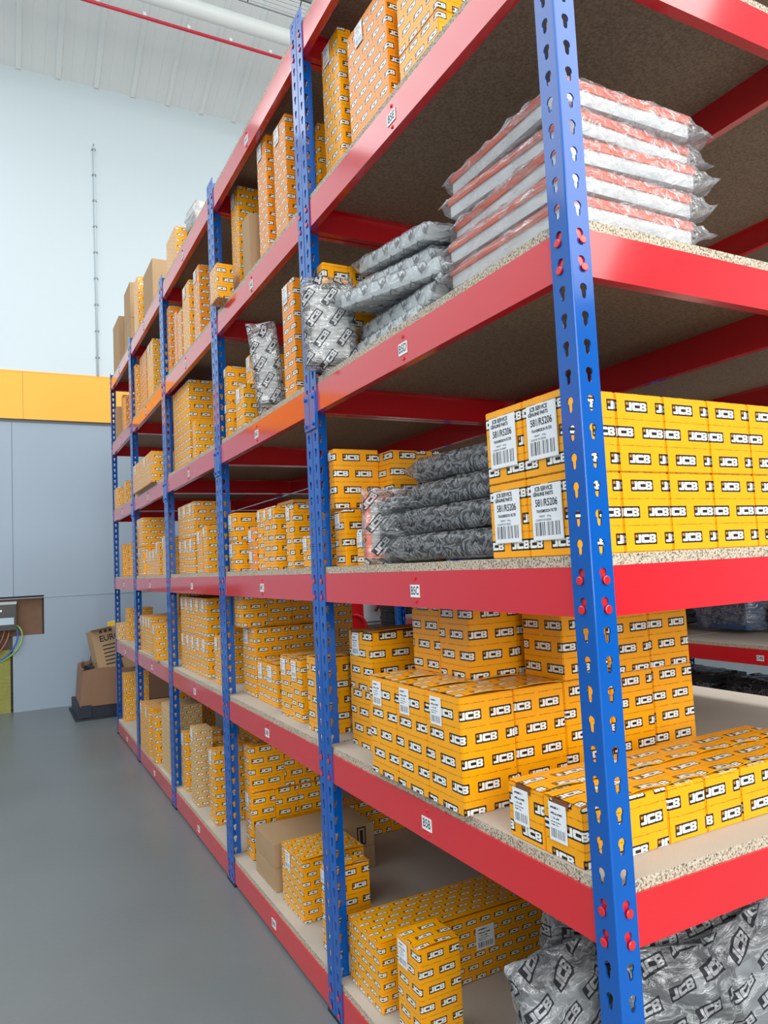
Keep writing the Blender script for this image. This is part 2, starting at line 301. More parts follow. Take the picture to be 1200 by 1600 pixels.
# stock on every shelf: bay, level, style, print scale, sticker, x0, x1, y0, y1, z0, height, nx, ny, nz, where
BLOCKS = [
 (5, 'B', 'y', 1, 'top', 0.06, 0.26, 0.778, 0.893, 0.626, 0.265, 1, 1, 2, 'tall carton by joint post', 0),
 (5, 'E', 'y', 0.75, 'top', 0.05, 0.21, 0.78, 0.883, 1.96, 0.379, 1, 1, 1, 'tall carton beside joint post', 0),
 (5, 'E', 'o', 0.75, 'top', 0.05, 0.21, 0.545, 0.735, 1.96, 0.311, 1, 1, 1, 'widest tall carton', 0),
 (5, 'E', 'y', 0.75, 'none', 0.06, 0.144, 0.37, 0.521, 1.96, 0.25, 1, 1, 2, 'pair nearest the front', 0),
 (5, 'C', 'y', 1, 'all', 0.03, 0.15, 0.865, 0.9, 1.183, 0.144, 1, 1, 1, 'upper carton by joint post', 0),
 (5, 'C', 'y', 1, 'all', 0.04, 0.14, 0.84, 0.9, 1.045, 0.133, 1, 1, 1, 'lower carton by joint post', 0),
 (5, 'C', 'y', 0.8, 'all', 0.04, 0.2, 0.723, 0.782, 1.045, 0.082, 1, 1, 1, 'small carton before stacked pair', 0),
 (5, 'A', 'y', 0.62, 'none', 0.03, 0.514, 0.739, 0.898, 0.093, 0.144, 1, 1, 1, 'long low carton', 0),
 (5, 'A', 'y', 0.8, 'top', 0.03, 0.126, 0.569, 0.662, 0.093, 0.205, 1, 1, 1, 'small carton before long carton', 0),
 (4, 'A', 'k', 1, 'none', 0.033, 0.364, 1.423, 1.615, 0.093, 0.139, 1, 1, 2, 'plain brown pair', 0),
 (4, 'A', 'y', 0.62, 'top', 0.035, 0.221, 1.199, 1.367, 0.093, 0.164, 1, 1, 1, 'carton before brown pair', 0),
 (4, 'A', 'y', 0.9, 'top', 0.03, 0.143, 1.009, 1.062, 0.093, 0.204, 1, 1, 1, 'carton behind joint post', 0),
 (4, 'B', 'y', 0.75, 'top', 0.062, 0.299, 1.636, 1.773, 0.626, 0.228, 2, 1, 1, 'back left pair', 0),
 (4, 'B', 'y', 0.7, 'all', 0.06, 0.22, 1.424, 1.617, 0.626, 0.128, 1, 2, 1, 'small labelled pair', 0),
 (4, 'B', 'y', 0.8, 'all', 0.041, 0.201, 1.17, 1.335, 0.626, 0.17, 1, 2, 1, 'big-logo pair nearest aisle', 0),
 (4, 'C', 'y', 0.8, 'all', 0.02, 0.18, 1.688, 1.767, 1.045, 0.198, 1, 1, 2, 'far-end stack', 0),
 (4, 'C', 'o', 0.6, 'all', 0.03, 0.19, 1.503, 1.568, 1.045, 0.135, 1, 1, 2, 'small orange stack', 0),
 (4, 'C', 'y', 0.8, 'all', 0.04, 0.2, 1.335, 1.5, 1.045, 0.189, 1, 3, 1, 'middle trio', 0),
 (4, 'C', 'y', 0.8, 'all', 0.04, 0.2, 1.18, 1.242, 1.045, 0.178, 1, 1, 1, 'single right of trio', 0),
 (4, 'C', 'y', 0.7, 'all', 0.02, 0.18, 1.008, 1.066, 1.045, 0.083, 1, 1, 1, 'little carton by joint post', 0),
 (4, 'D', 'y', 0.8, 'all', 0.02, 0.18, 1.707, 1.756, 1.502, 0.252, 1, 1, 2, 'far-end stack', 0),
 (4, 'D', 'y', 0.8, 'all', 0.02, 0.065, 1.53, 1.625, 1.502, 0.149, 1, 1, 1, 'short carton', 0),
 (4, 'D', 'y', 0.8, 'all', 0.07, 0.23, 1.574, 1.66, 1.502, 0.27, 1, 1, 2, 'stack behind bagged panel', 0),
 (4, 'D', 'o', 0.8, 'all', 0.02, 0.18, 1.061, 1.152, 1.502, 0.321, 1, 1, 1, 'tall carton by joint post', 0),
 (4, 'E', 'y', 0.7, 'top', 0.05, 0.21, 1.623, 1.71, 1.96, 0.405, 1, 1, 1, 'tall yellow far-end carton', 0),
 (4, 'E', 'k', 1, 'none', 0.02, 0.18, 1.416, 1.492, 1.96, 0.207, 1, 1, 1, 'narrow brown carton', 0),
 (4, 'E', 'o', 0.7, 'top', 0.03, 0.19, 1.263, 1.349, 1.96, 0.38, 1, 1, 1, 'slim tall orange carton', 0),
 (4, 'E', 'o', 0.7, 'top', 0.03, 0.11, 1.1, 1.203, 1.96, 0.347, 1, 1, 1, 'wide tall orange carton', 0),
 (4, 'E', 'y', 0.8, 'none', -0.03, 0.027, 1.622, 1.715, 1.96, 0.119, 1, 1, 1, 'short carton overhanging the beam', 0),
 (3, 'F', 'y', 0.7, 'none', 0.025, 0.185, 2.487, 2.689, 2.417, 0.188, 1, 1, 1, 'carton behind wrapped packs', 0),
 (3, 'E', 'o', 0.7, 'none', 0.02, 0.18, 2.631, 2.69, 1.96, 0.326, 1, 1, 1, 'far-end tall carton', 0),
 (3, 'E', 'o', 0.7, 'none', 0.02, 0.12, 2.486, 2.54, 1.96, 0.253, 1, 1, 1, 'first slim carton', 0),
 (3, 'E', 'o', 0.7, 'none', 0.02, 0.18, 2.384, 2.475, 1.96, 0.23, 1, 1, 1, 'second slim carton', 0),
 (3, 'E', 'y', 0.7, 'top', 0.02, 0.18, 2.24, 2.367, 1.96, 0.303, 1, 1, 1, 'tall yellow carton', 0),
 (3, 'E', 'o', 0.7, 'top', 0.03, 0.19, 2.103, 2.202, 1.96, 0.315, 1, 1, 1, 'tallest orange carton', 0),
 (3, 'D', 'y', 0.9, 'none', 0.035, 0.195, 2.357, 2.678, 1.502, 0.37, 1, 2, 1, 'tall back pair', 0),
 (3, 'D', 'y', 0.7, 'none', 0.02, 0.18, 2.19, 2.245, 1.502, 0.161, 1, 1, 1, 'short front carton', 0),
 (3, 'C', 'y', 0.8, 'all', 0.045, 0.205, 2.371, 2.689, 1.045, 0.305, 1, 3, 2, 'labelled block', 0),
 (3, 'C', 'y', 0.7, 'all', 0.03, 0.19, 2.18, 2.265, 1.045, 0.171, 1, 1, 1, 'low front carton left', 0),
 (3, 'C', 'y', 0.7, 'all', 0.03, 0.19, 2.106, 2.167, 1.045, 0.183, 1, 1, 1, 'low front carton right', 0),
 (3, 'B', 'y', 0.8, 'all', 0.04, 0.2, 2.178, 2.662, 0.626, 0.317, 1, 5, 2, 'labelled wall of cartons', 0),
 (3, 'B', 'y', 0.7, 'all', 0.04, 0.2, 1.996, 2.079, 0.626, 0.179, 1, 1, 1, 'small carton by post', 0),
 (3, 'A', 'y', 0.8, 'all', 0.03, 0.19, 2.588, 2.678, 0.093, 0.25, 1, 1, 1, 'far-end carton', 0),
 (3, 'A', 'k2', 0.6, 'all', 0.023, 0.093, 2.352, 2.462, 0.093, 0.311, 1, 1, 1, 'plain pale carton', 0),
 (3, 'A', 'y', 0.8, 'all', 0.1, 0.26, 2.466, 2.58, 0.093, 0.224, 1, 1, 1, 'carton with open flap', 0),
 (3, 'A', 'y', 0.8, 'all', 0.031, 0.191, 2.092, 2.184, 0.093, 0.271, 1, 1, 1, 'front right carton', 0),
 (2, 'F', 'y', 0.7, 'none', 0.025, 0.185, 3.502, 3.639, 2.417, 0.344, 1, 1, 1, 'yellow carton', 0),
 (2, 'F', 'k', 1, 'none', 0.04, 0.2, 3.128, 3.405, 2.417, 0.3, 1, 1, 1, 'large brown carton', 0),
 (1, 'F', 'k', 1, 'none', 0.04, 0.2, 3.874, 4.116, 2.417, 0.452, 1, 1, 2, 'slim brown pair', 0),
 (1, 'F', 'k', 1, 'none', 0.02, 0.18, 4.22, 4.503, 2.417, 0.349, 1, 1, 1, 'end brown carton', 0),
 (2, 'E', 'y', 0.7, 'none', 0.02, 0.18, 3.6, 3.65, 1.96, 0.31, 1, 1, 1, 'far-end carton', 0),
 (2, 'E', 'o', 0.7, 'none', 0.04, 0.2, 3.361, 3.58, 1.96, 0.334, 1, 1, 1, 'middle carton', 0),
 (2, 'E', 'y', 0.7, 'top', 0.03, 0.19, 3.112, 3.283, 1.96, 0.319, 1, 1, 1, 'nearest carton', 0),
 (2, 'D', 'y', 0.8, 'all', -0.02, 0.14, 2.947, 3.525, 1.502, 0.155, 1, 2, 1, 'wide overhanging pair', 0),
 (2, 'C', 'y', 0.8, 'all', 0.015, 0.175, 3.46, 3.658, 1.045, 0.322, 1, 1, 2, 'rear stack', 0),
 (2, 'C', 'y', 0.7, 'all', 0.03, 0.19, 3.17, 3.455, 1.045, 0.134, 1, 3, 1, 'front trio', 0),
 (2, 'C', 'y', 0.7, 'all', 0.02, 0.18, 3.024, 3.11, 1.045, 0.167, 1, 1, 1, 'taller front carton', 0),
 (2, 'C', 'y', 0.6, 'all', 0.02, 0.18, 2.86, 2.939, 1.045, 0.186, 1, 1, 1, 'slim end carton', 0),
 (2, 'B', 'y', 0.7, 'all', 0.02, 0.18, 3.29, 3.655, 0.626, 0.196, 1, 4, 1, 'labelled row', 0),
 (2, 'B', 'y', 0.7, 'all', -0.012, 0.148, 2.993, 3.073, 0.626, 0.18, 1, 1, 1, 'front carton', 0),
 (2, 'A', 'y', 0.8, 'all', 0.005, 0.165, 3.326, 3.629, 0.093, 0.249, 1, 2, 1, 'rear pair', 0),
 (2, 'A', 'y', 0.8, 'none', 0.006, 0.166, 3.166, 3.257, 0.093, 0.244, 1, 1, 1, 'front carton', 0),
 (2, 'A', 'k2', 0.6, 'none', 0.021, 0.181, 2.894, 3.077, 0.093, 0.322, 1, 1, 1, 'plain pale carton', 0),
 (1, 'E', 'k', 1, 'none', 0.025, 0.185, 4.43, 4.51, 1.96, 0.243, 1, 1, 1, 'plain brown carton', 0),
 (1, 'E', 'o', 0.7, 'none', 0.055, 0.215, 4.36, 4.425, 1.96, 0.31, 1, 1, 1, 'middle slim carton', 0),
 (1, 'E', 'o', 0.7, 'none', 0.03, 0.19, 4.063, 4.173, 1.96, 0.234, 1, 1, 1, 'nearest slim carton', 0),
 (1, 'D', 'y', 0.7, 'none', 0.005, 0.165, 4.339, 4.51, 1.502, 0.137, 1, 1, 1, 'far carton', 0),
 (1, 'D', 'y', 0.7, 'none', 0.03, 0.19, 4.156, 4.225, 1.502, 0.157, 1, 1, 1, 'near carton', 0),
 (1, 'C', 'y', 0.7, 'none', 0.045, 0.205, 4.44, 4.51, 1.045, 0.216, 1, 1, 1, 'far carton', 0),
 (1, 'C', 'y', 0.7, 'none', 0.085, 0.245, 4.34, 4.43, 1.045, 0.226, 1, 1, 1, 'near carton', 0),
 (1, 'B', 'k2', 0.7, 'none', 0.0, 0.16, 4.43, 4.51, 0.626, 0.112, 1, 1, 1, 'pale carton', 0),
 (1, 'B', 'y', 0.7, 'none', 0.05, 0.21, 4.3, 4.42, 0.626, 0.209, 1, 1, 1, 'tall carton', 0),
 (1, 'A', 'y', 0.7, 'none', 0.03, 0.19, 4.414, 4.5, 0.093, 0.31, 1, 1, 2, 'stacked pair', 0),
 (5, 'B', 'y', 1, 'top', -0.006, 0.554, 0.32, 0.656, 0.626, 0.193, 5, 3, 1, 'large block', 0),
 (5, 'B', 'y', 1, 'none', 0.107, 0.335, 0.447, 0.663, 0.82, 0.193, 2, 2, 1, 'top group left', 0),
 (5, 'B', 'y', 1, 'none', 0.219, 0.549, 0.318, 0.43, 0.82, 0.193, 3, 1, 1, 'top trio right', 0),
 (5, 'C', 'y', 1, 'big', 0.03, 0.83, 0.065, 0.253, 1.045, 0.238, 8, 2, 2, 'double-height block', 0),
 (5, 'B', 't', 1, 'tape', 0.01, 0.57, 0.059, 0.222, 0.626, 0.081, 7, 2, 1, 'low taped block', 0),
 (5, 'C', 'y', 1, 'none', 0.15, 0.295, 0.8, 0.9, 1.045, 0.272, 2, 1, 2, 'pair behind joint stack', 0),
 (5, 'D', 'y', 1, 'none', 0.02, 0.16, 0.862, 0.9, 1.502, 0.282, 2, 1, 1, 'back pair by joint post', 0),
 (4, 'B', 'y', 1, 'none', 0.03, 0.106, 1.0, 1.1, 0.626, 0.19, 1, 1, 1, 'carton behind joint post', 0),
 (4, 'B', 'y', 0.75, 'none', 0.035, 0.299, 1.675, 1.77, 0.855, 0.14, 3, 1, 1, 'upper back row', 0),
 (4, 'B', 'y', 0.75, 'none', 0.302, 0.44, 1.675, 1.77, 0.626, 0.368, 1, 1, 2, 'rear stack right', 0),
 (4, 'A', 'y', 0.9, 'top', 0.05, 0.296, 1.69, 1.765, 0.093, 0.215, 3, 1, 2, 'far-end stack', 0),
 (4, 'A', 'y', 0.9, 'none', 0.3, 0.63, 1.66, 1.75, 0.093, 0.12, 4, 1, 1, 'low rear row', 0),
 (4, 'A', 'y', 0.9, 'none', 0.05, 0.296, 1.7, 1.765, 0.308, 0.15, 2, 1, 1, 'upper back pair', 0),
 (4, 'C', 'y', 1, 'none', 0.2, 0.42, 1.6, 1.76, 1.045, 0.235, 2, 1, 1, 'back pair', 0),
 (4, 'E', 'y', 0.8, 'none', 0.12, 0.3, 1.08, 1.2, 1.96, 0.33, 1, 1, 1, 'rear tall carton', 0),
 (2, 'D', 'y', 0.8, 'none', 0.3, 0.5, 3.45, 3.6, 1.502, 0.3, 1, 1, 1, 'rear carton', 0),
 (2, 'A', 'y', 0.9, 'none', 0.2, 0.4, 3.5, 3.64, 0.093, 0.3, 2, 1, 1, 'rear pair upper', 0),
 (2, 'B', 'y', 0.9, 'none', 0.2, 0.5, 3.45, 3.64, 0.626, 0.34, 2, 1, 1, 'dark rear pair', 0),
 (3, 'A', 'y', 0.9, 'none', 0.3, 0.6, 2.4, 2.68, 0.093, 0.3, 2, 1, 1, 'rear pair', 0),
 (3, 'B', 'y', 0.9, 'none', 0.25, 0.6, 2.3, 2.6, 0.626, 0.3, 2, 1, 1, 'rear pair', 0),
]
# ------------------------------------------------------------------ room
CZ, CS = 5.43, math.tan(math.radians(20.67))     # ceiling height at the end wall and its rise towards the camera
WY = 5.9
def ceil_z(y): return CZ+(WY-y)*CS
WHITE = plain('white_wall_cladding', c4(200, 214, 220), .5, var=.02, vscale=1)
ORW = plain('orange_wall_band', c4(250, 178, 48), .45, var=.02, vscale=1)
GREYW = plain('grey_blue_wall_paint', c4(150, 166, 182), .5, var=.04, vscale=1.2)
DECK = plain('white_roof_deck', c4(232, 236, 236), .45, var=.02)
DARK = plain('dark_grey', c4(40, 44, 46), .8)  # plain dark grey of the cable tray rungs
mb = MB(); mb.box(-7, 7, -9, 6.2, -.1, 0); structure(mb, 'floor', floor_mat())
# end wall: upper white cladding and orange band stand proud of the grey lower wall
mb = MB(); mb.box(-7, 7, WY, WY+.2, 2.785, 6); structure(mb, 'wall_end', WHITE)
mb = MB(); mb.box(-7, 7, WY-.004, WY+.2, 2.384, 2.785); mb.box(-7, 7, WY-.006, WY+.01, 2.778, 2.79, 1); mb.box(-.512, -.508, WY-.0045, WY, 2.384, 2.785, 2)
structure(mb, 'trim_1', [ORW, ORW, plain('seam', c4(190, 140, 50), .6)])
mb = MB(); W2 = WY+.03
for x0, x1, z0, z1 in ((-7, -1.3, 0, 2.384), (-.372, 7, 0, 2.384), (-1.3, -.372, .925, 2.384), (-.605, -.372, 0, .605), (-1.3, -.76, 0, .605)):
    mb.box(x0, x1, W2, W2+.12, z0, z1)
mb.box(-.598, -.594, W2-.002, W2+.002, .925, 2.36, 1); mb.box(-7, 7, W2-.004, W2, .905, .911) 
mb.box(-7, 7, W2-.005, W2+.01, 2.362, 2.384, 1)  # darker strip painted in as the shadow line below the orange band
structure(mb, 'wall_end_lower', [GREYW, plain('wall_joint_and_shadow_line', c4(110, 124, 138), .6)])
mb = MB(); mb.box(-1.4, -.3, W2+.13, W2+.2, 0, 1.0); structure(mb, 'wall_recess', plain('recess_grey_brown', c4(120, 108, 96), .8, var=.1))
mb = MB(); mb.box(-7.2, -7, -9, 6.2, 0, 2.384); mb.box(-7.2, -7, -9, 6.2, 2.785, 11, 1); mb.box(-7.2, -6.99, -9, 6.2, 2.384, 2.785, 2)
structure(mb, 'wall_left', [GREYW, WHITE, ORW])
mb = MB(); mb.box(7, 7.2, -9, 6.2, 0, 2.384); mb.box(7, 7.2, -9, 6.2, 2.785, 11, 1); mb.box(6.99, 7.2, -9, 6.2, 2.384, 2.785, 2)
structure(mb, 'wall_right', [GREYW, WHITE, ORW])
# profiled roof deck
mb = MB(); xs = [(.108+.3125*k) for k in range(-23, 23)]; prof = []
for x in xs: prof += [(x-.03, 0), (x-.018, -.028), (x+.018, -.028), (x+.03, 0), (x+.10, 0), (x+.104, .003), (x+.108, 0), (x+.2, 0), (x+.204, .003), (x+.208, 0)]
ya, yb = WY+.15, -9
for (x0, h0), (x1, h1) in zip(prof, prof[1:]):
    mb.face([(x0, ya, ceil_z(ya)+h0), (x1, ya, ceil_z(ya)+h1), (x1, yb, ceil_z(yb)+h1), (x0, yb, ceil_z(yb)+h0)])
for x in xs: mb.box(x-.016, x+.016, WY-.02, WY, ceil_z(WY)-.022, ceil_z(WY)+.0, 1)
structure(mb, 'ceiling', [DECK, plain('rib_filler_grey', c4(120, 126, 128), .8)])

# ---- things on the end wall and under the roof
mb = MB(); mb.tube([(.075, WY-.012, 2.79), (.077, WY-.012, 4.86), (.077, WY+.004, 4.89)], .008, 8)
o = mb.obj('conduit', WHITE, smooth=True); tag(o, 'thin white vertical conduit pipe clipped to the upper white end wall', 'pipe')
for k in range(9):
    m2 = MB(); z = 2.95+k*.235; m2.box(.060, .092, WY-.022, WY, z, z+.012); m2.obj('clip', plain('grey_clip', c4(150, 158, 162), .5) if k == 0 else bpy.data.materials['grey_clip'], o)
STEELW = plain('white_painted_steel', c4(226, 232, 232), .35); PIPE = plain('red_sprinkler_paint', c4(196, 30, 58), .35); TRAYM = plain('galvanised_wire', c4(120, 128, 130), .35, metal=.7)
mb = MB(); mb.tube([(-7, 4.66, 5.46), (7, 4.66, 5.46)], .062, 20)
o = mb.obj('roof_purlin', STEELW, smooth=True); tag(o, 'round white steel beam crossing under the ribbed roof', 'beam')
o2 = MB(); o2.tube([(-7, 4.8, 5.372), (7, 4.8, 5.372)], .013, 10)
o = o2.obj('sprinkler_pipe', PIPE, smooth=True); tag(o, 'thin red pipe running beneath the white roof beam', 'pipe')
for k in range(40):
    m2 = MB(); x = -6.8+k*.34; m2.box(x-.012, x+.012, 4.775, 4.815, 5.374, 5.40); m2.obj('pipe_clip', STEELW, o)
t = thing('cable_tray', 'grey wire cable tray alongside the white roof beam', 'cable tray', (0, 4.5, 5.52))
m2 = MB(); m2.tube([(-7, 0, 0), (7, 0, 0)], .006, 6); m2.tube([(-7, -.11, .09), (7, -.11, .09)], .016, 6); m2.obj('side_rail', TRAYM, t)
m2 = MB()
for k in range(4): m2.tube([(-7, -.02-.025*k, .01+.016*k), (7, -.02-.025*k, .01+.016*k)], .0022, 5)
m2.obj('wire', TRAYM, t)
for k in range(34):
    m2 = MB(); x = -6.9+k*.42; m2.tube([(x, 0, 0), (x, -.11, .09)], .005, 5); m2.obj('rung', DARK, t)

# recess: chipboard backing, meter, cables, yellow insulation
BROWNB = plain('brown_fibreboard', c4(126, 96, 74), .8, bump=(90, .3, .003), var=.18, vscale=14)
mb = MB(); mb.box(-1.28, -.383, W2+.075, W2+.10, .60, .905)
for x, z in ((-.40, .875), (-.395, .64)): mb.tube([(x, W2+.07, z), (x, W2+.078, z)], .007, 10)
o = mb.obj('backing_board', BROWNB); tag(o, 'brown fibreboard panel set in the rectangular wall recess', 'panel')
t = thing('electric_meter', 'black electricity meter box with pale label on the brown recess panel', 'meter', (-.72, W2-.03, .66))
BLK = plain('black_plastic', c4(12, 13, 16), .3)
m2 = MB(); m2.box(-.16, .142, -.02, .10, 0, .205); m2.box(-.15, .135, -.03, -.02, .02, .19); m2.obj('meter_body', BLK, t)
m2 = MB(); m2.box(-.165, .146, -.025, .10, .205, .226); m2.obj('top_cover', plain('grey_plastic', c4(176, 182, 184), .4), t)
m2 = MB(); m2.box(-.10, .125, -.033, -.029, .045, .10); m2.obj('label_plate', plain('pale_blue_label', c4(176, 198, 212), .4), t)
m2 = MB(); m2.box(-.03, .04, -.033, -.029, .150, .165); m2.box(-.01, .02, -.033, -.029, .135, .150); m2.obj('emblem', WHITE_P, t)
m2 = MB(); m2.box(-.005, .02, -.033, -.029, .112, .130); m2.obj('display', plain('grey_display', c4(110, 104, 100), .4), t)
cols = [c4(150, 96, 74), c4(160, 92, 70), c4(176, 110, 84), c4(70, 110, 190), c4(150, 196, 110), c4(140, 80, 62), c4(110, 70, 56)]
rnd = random.Random(4)
for k, (c, x0, sx) in enumerate(zip(cols, (-.66, -.70, -.63, -.60, -.585, -.74, -.77), (.0, -.02, .01, .06, .08, 0, 0))):
    pts = []
    for i in range(9):
        f = i/8; pts.append((x0+sx*math.sin(f*3.1)-f*f*.16, W2-.01-.03*math.sin(f*3.1)+.03*f, .70-.30*f+(.02*math.sin(f*6) if k > 2 else 0)))
    m2 = MB(); m2.tube(pts, .0065, 6); o = m2.obj('cable', plain('cable_sheath', c, .45), smooth=True)
    tag(o, ['short brown cable hanging below the black meter', 'brown cable left of the thickest one below the meter', 'pinkish brown cable bending below the meter', 'blue cable curving below the black meter', 'green-yellow cable looping furthest right below the meter', 'dark red-brown cable at the frame edge below the meter', 'darkest brown cable at the very left below the meter'][k], 'cable', 'cables below the meter')
mb = MB(); YB = plain('yellow_insulation', c4(146, 148, 78), .9, bump=(50, .6, .01), var=.2, vscale=12)
mb.box(-.70, -.622, W2+.01, W2+.11, 0, .50); o = mb.obj('insulation_strip', YB); tag(o, 'strip of yellow insulation foam showing in the wall slot', 'insulation')
mb = MB(); mb.box(-.756, -.71, W2+.03, W2+.11, 0, .60); o = mb.obj('timber_batten', plain('dusty_pink_batten', c4(150, 126, 118), .8)); tag(o, 'dusty brown batten beside the yellow insulation strip', 'batten')

# ------------------------------------------------------------------ racking
def keyhole(n=9):
    pts = []
    for i in range(n):
        a = math.radians(-52+ (284)*i/(n-1)); pts.append((.0062*math.cos(a), .0043+.0062*math.sin(a)))
    for i in range(5):
        a = math.radians(180+180*i/4); pts.append((.0035*math.cos(a), -.0078+.0035*math.sin(a)))
    return pts
KH = keyhole(); TH = .0022; FW = .0375; HC = .0195
def flange_cells(mb, zs, zb, zt):
    """flange in the plane y=0 (outer side -y), x from 0 to FW, keyholes at heights zs, real holes with thickness"""
    x0, x1 = .003, FW
    for i, zc in enumerate(zs):
        a = zb if i == 0 else (zs[i-1]+zc)/2; b = zt if i == len(zs)-1 else (zc+zs[i+1])/2
        hole = [(HC+p, zc+q) for p, q in KH]; n = len(hole)
        # quads strip between hole and a rectangle ring
        ring = []
        for (hx, hz) in hole:
            dx, dz = hx-HC, hz-zc
            s = min((((x1-HC) if dx > 0 else (HC-x0))/abs(dx)) if abs(dx) > 1e-6 else 1e9, (((b-zc) if dz > 0 else (zc-a))/abs(dz)) if abs(dz) > 1e-6 else 1e9)
            ring.append((HC+dx*s, zc+dz*s))
        corners = [(x1, b), (x0, b), (x0, a), (x1, a)]
        for y, flip in ((0, 0), (TH, 1)):
            for k in range(n):
                j = (k+1) % n; poly = [hole[k], hole[j], ring[j], ring[k]]
                ak = math.atan2(ring[k][1]-zc, ring[k][0]-HC); aj = math.atan2(ring[j][1]-zc, ring[j][0]-HC)
                if aj < ak-1e-9: aj += 2*math.pi
                extra = []
                for c in corners:
                    ac = math.atan2(c[1]-zc, c[0]-HC)
                    for q in (ac, ac+2*math.pi):
                        if ak+1e-6 < q < aj-1e-6: extra.append((q, c))
                extra.sort(reverse=True)
                poly = [hole[k], hole[j], ring[j]]+[c for _, c in extra]+[ring[k]]
                mb.face([(p, y, q) for p, q in (poly if flip else poly[::-1])])
        for k in range(n):
            j = (k+1) % n; mb.face([(hole[k][0], 0, hole[k][1]), (hole[j][0], 0, hole[j][1]), (hole[j][0], TH, hole[j][1]), (hole[k][0], TH, hole[k][1])])
def post_mesh():
    mb = MB(); zs = [ZS['A']+.006+P*i for i in range(-1, 63)]; zb, zt = .004, zs[-1]+.022
    flange_cells(mb, zs, zb, zt); nf = len(mb.v)
    fl = MB(); fl.v = [(y, x, z) for x, y, z in mb.v]; fl.f = [f[::-1] for f in mb.f]
    b = len(mb.v); mb.v += fl.v; mb.f += [tuple(i+b for i in f) for f in fl.f]
    # rounded bend
    arc = [(.003-.003*math.sin(a), .003-.003*math.cos(a)) for a in [math.pi/2*k/4 for k in range(5)]]
    for (xa, ya), (xb, yb) in zip(arc, arc[1:]): mb.face([(xa, ya, zb), (xb, yb, zb), (xb, yb, zt), (xa, ya, zt)][::-1])
    mb.face([(.003, TH, zb), (TH, .003, zb), (TH, .003, zt), (.003, TH, zt)])
    for pts in ([(FW, 0, zb), (FW, TH, zb), (FW, TH, zt), (FW, 0, zt)], [(0, FW, zb), (0, FW, zt), (TH, FW, zt), (TH, FW, zb)]): mb.face(pts)
    for z in (zb, zt): mb.face([(.003, 0, z), (FW, 0, z), (FW, TH, z), (.003, TH, z)]); mb.face([(0, .003, z), (TH, .003, z), (TH, FW, z), (0, FW, z)])
    return mb.mesh('post', BLUE, fix=False), zt
POST, ZTOP = post_mesh()
FOOT = MB(); FOOT.box(-.0003, .045, -.0003, .045, 0, .008); FOOT.box(.0024, .036, .0024, .036, .008, .03); FOOTM = FOOT.mesh('foot', plain('black_rubber', c4(24, 24, 26), .6))
SIL = plain('worn_rivet_steel', c4(220, 150, 120), .4, metal=.3)
def rivet(mb, x, y, z, axis, n=12):
    r, h = .0059, .0016; b = len(mb.v)
    for a, rr in ((0, r), (h*.6, r), (h, r*.8)):
        for k in range(n):
            t = 2*math.pi*k/n; c, s = math.cos(t)*rr, math.sin(t)*rr
            mb.v.append((x-a, y+c, z+s) if axis == 'x' else (x+c, y-a, z+s))
    for j in range(2):
        for k in range(n): mb.f.append((b+j*n+k, b+j*n+(k+1) % n, b+(j+1)*n+(k+1) % n, b+(j+1)*n+k))
    mb.f.append(tuple(b+2*n+k for k in range(n)))
BP = [(0, 0), (0, .066), (.018, .066), (.018, .0645), (.0015, .0645), (.0015, .0015), (.018, .0015), (.018, 0)]
def beam_mesh(length, axis, rivets=True):
    """beam whose outer face is the plane 0, running 0..length, z 0..066, flanges turning inward (+)"""
    mb = MB(); mb.prism([(p, q) for p, q in BP], axis, .0035, length-.0035)
    if rivets:
        for a in (HC, length-HC):
            for z in (.048, .048-P):
                rivet(mb, *((-.0042, a, z) if axis == 'y' else (a, -.0042, z)), 'x' if axis == 'y' else 'y')
    return mb.mesh('beam', RED)
_pl = {}
def location_label(parent, txt, face='aisle'):
    """white plate with its code between two small rivets, on the outer face of a beam"""
    if 'p' not in _pl:
        m = MB(); m.box(-.0165, .0165, -.0115, .0115, 0, .0008); _pl['p'] = m.mesh('location_label', WHITE_P); _pl['p'].transform(FACE['aisle'])
        m = MB()
        for z in (.0235, -.019):
            m.tube([(0, z, -.001), (0, z, .0018)], .0036, 10); m.box(-.0006, .0006, z-.003, z+.003, .0018, .0022)
        _pl['r'] = m.mesh('label_rivet', RED); _pl['r'].transform(FACE['aisle'])
    if txt not in _pl:
        me = text_mesh(txt, .0215, INK, squeeze=.78, bold=.0002); me.transform(Matrix.Translation((0, 0, .001))); me.transform(FACE['aisle']); _pl[txt] = me
    y = (parent['mid'], -.0005, .030)
    pl = link('location_label', _pl['p'], parent, (-.0006, y[0], y[2])); link('code_text', _pl[txt], pl); link('label_rivet', _pl['r'], pl)
BAYW = ['nearest', 'second', 'third', 'fourth', 'farthest']
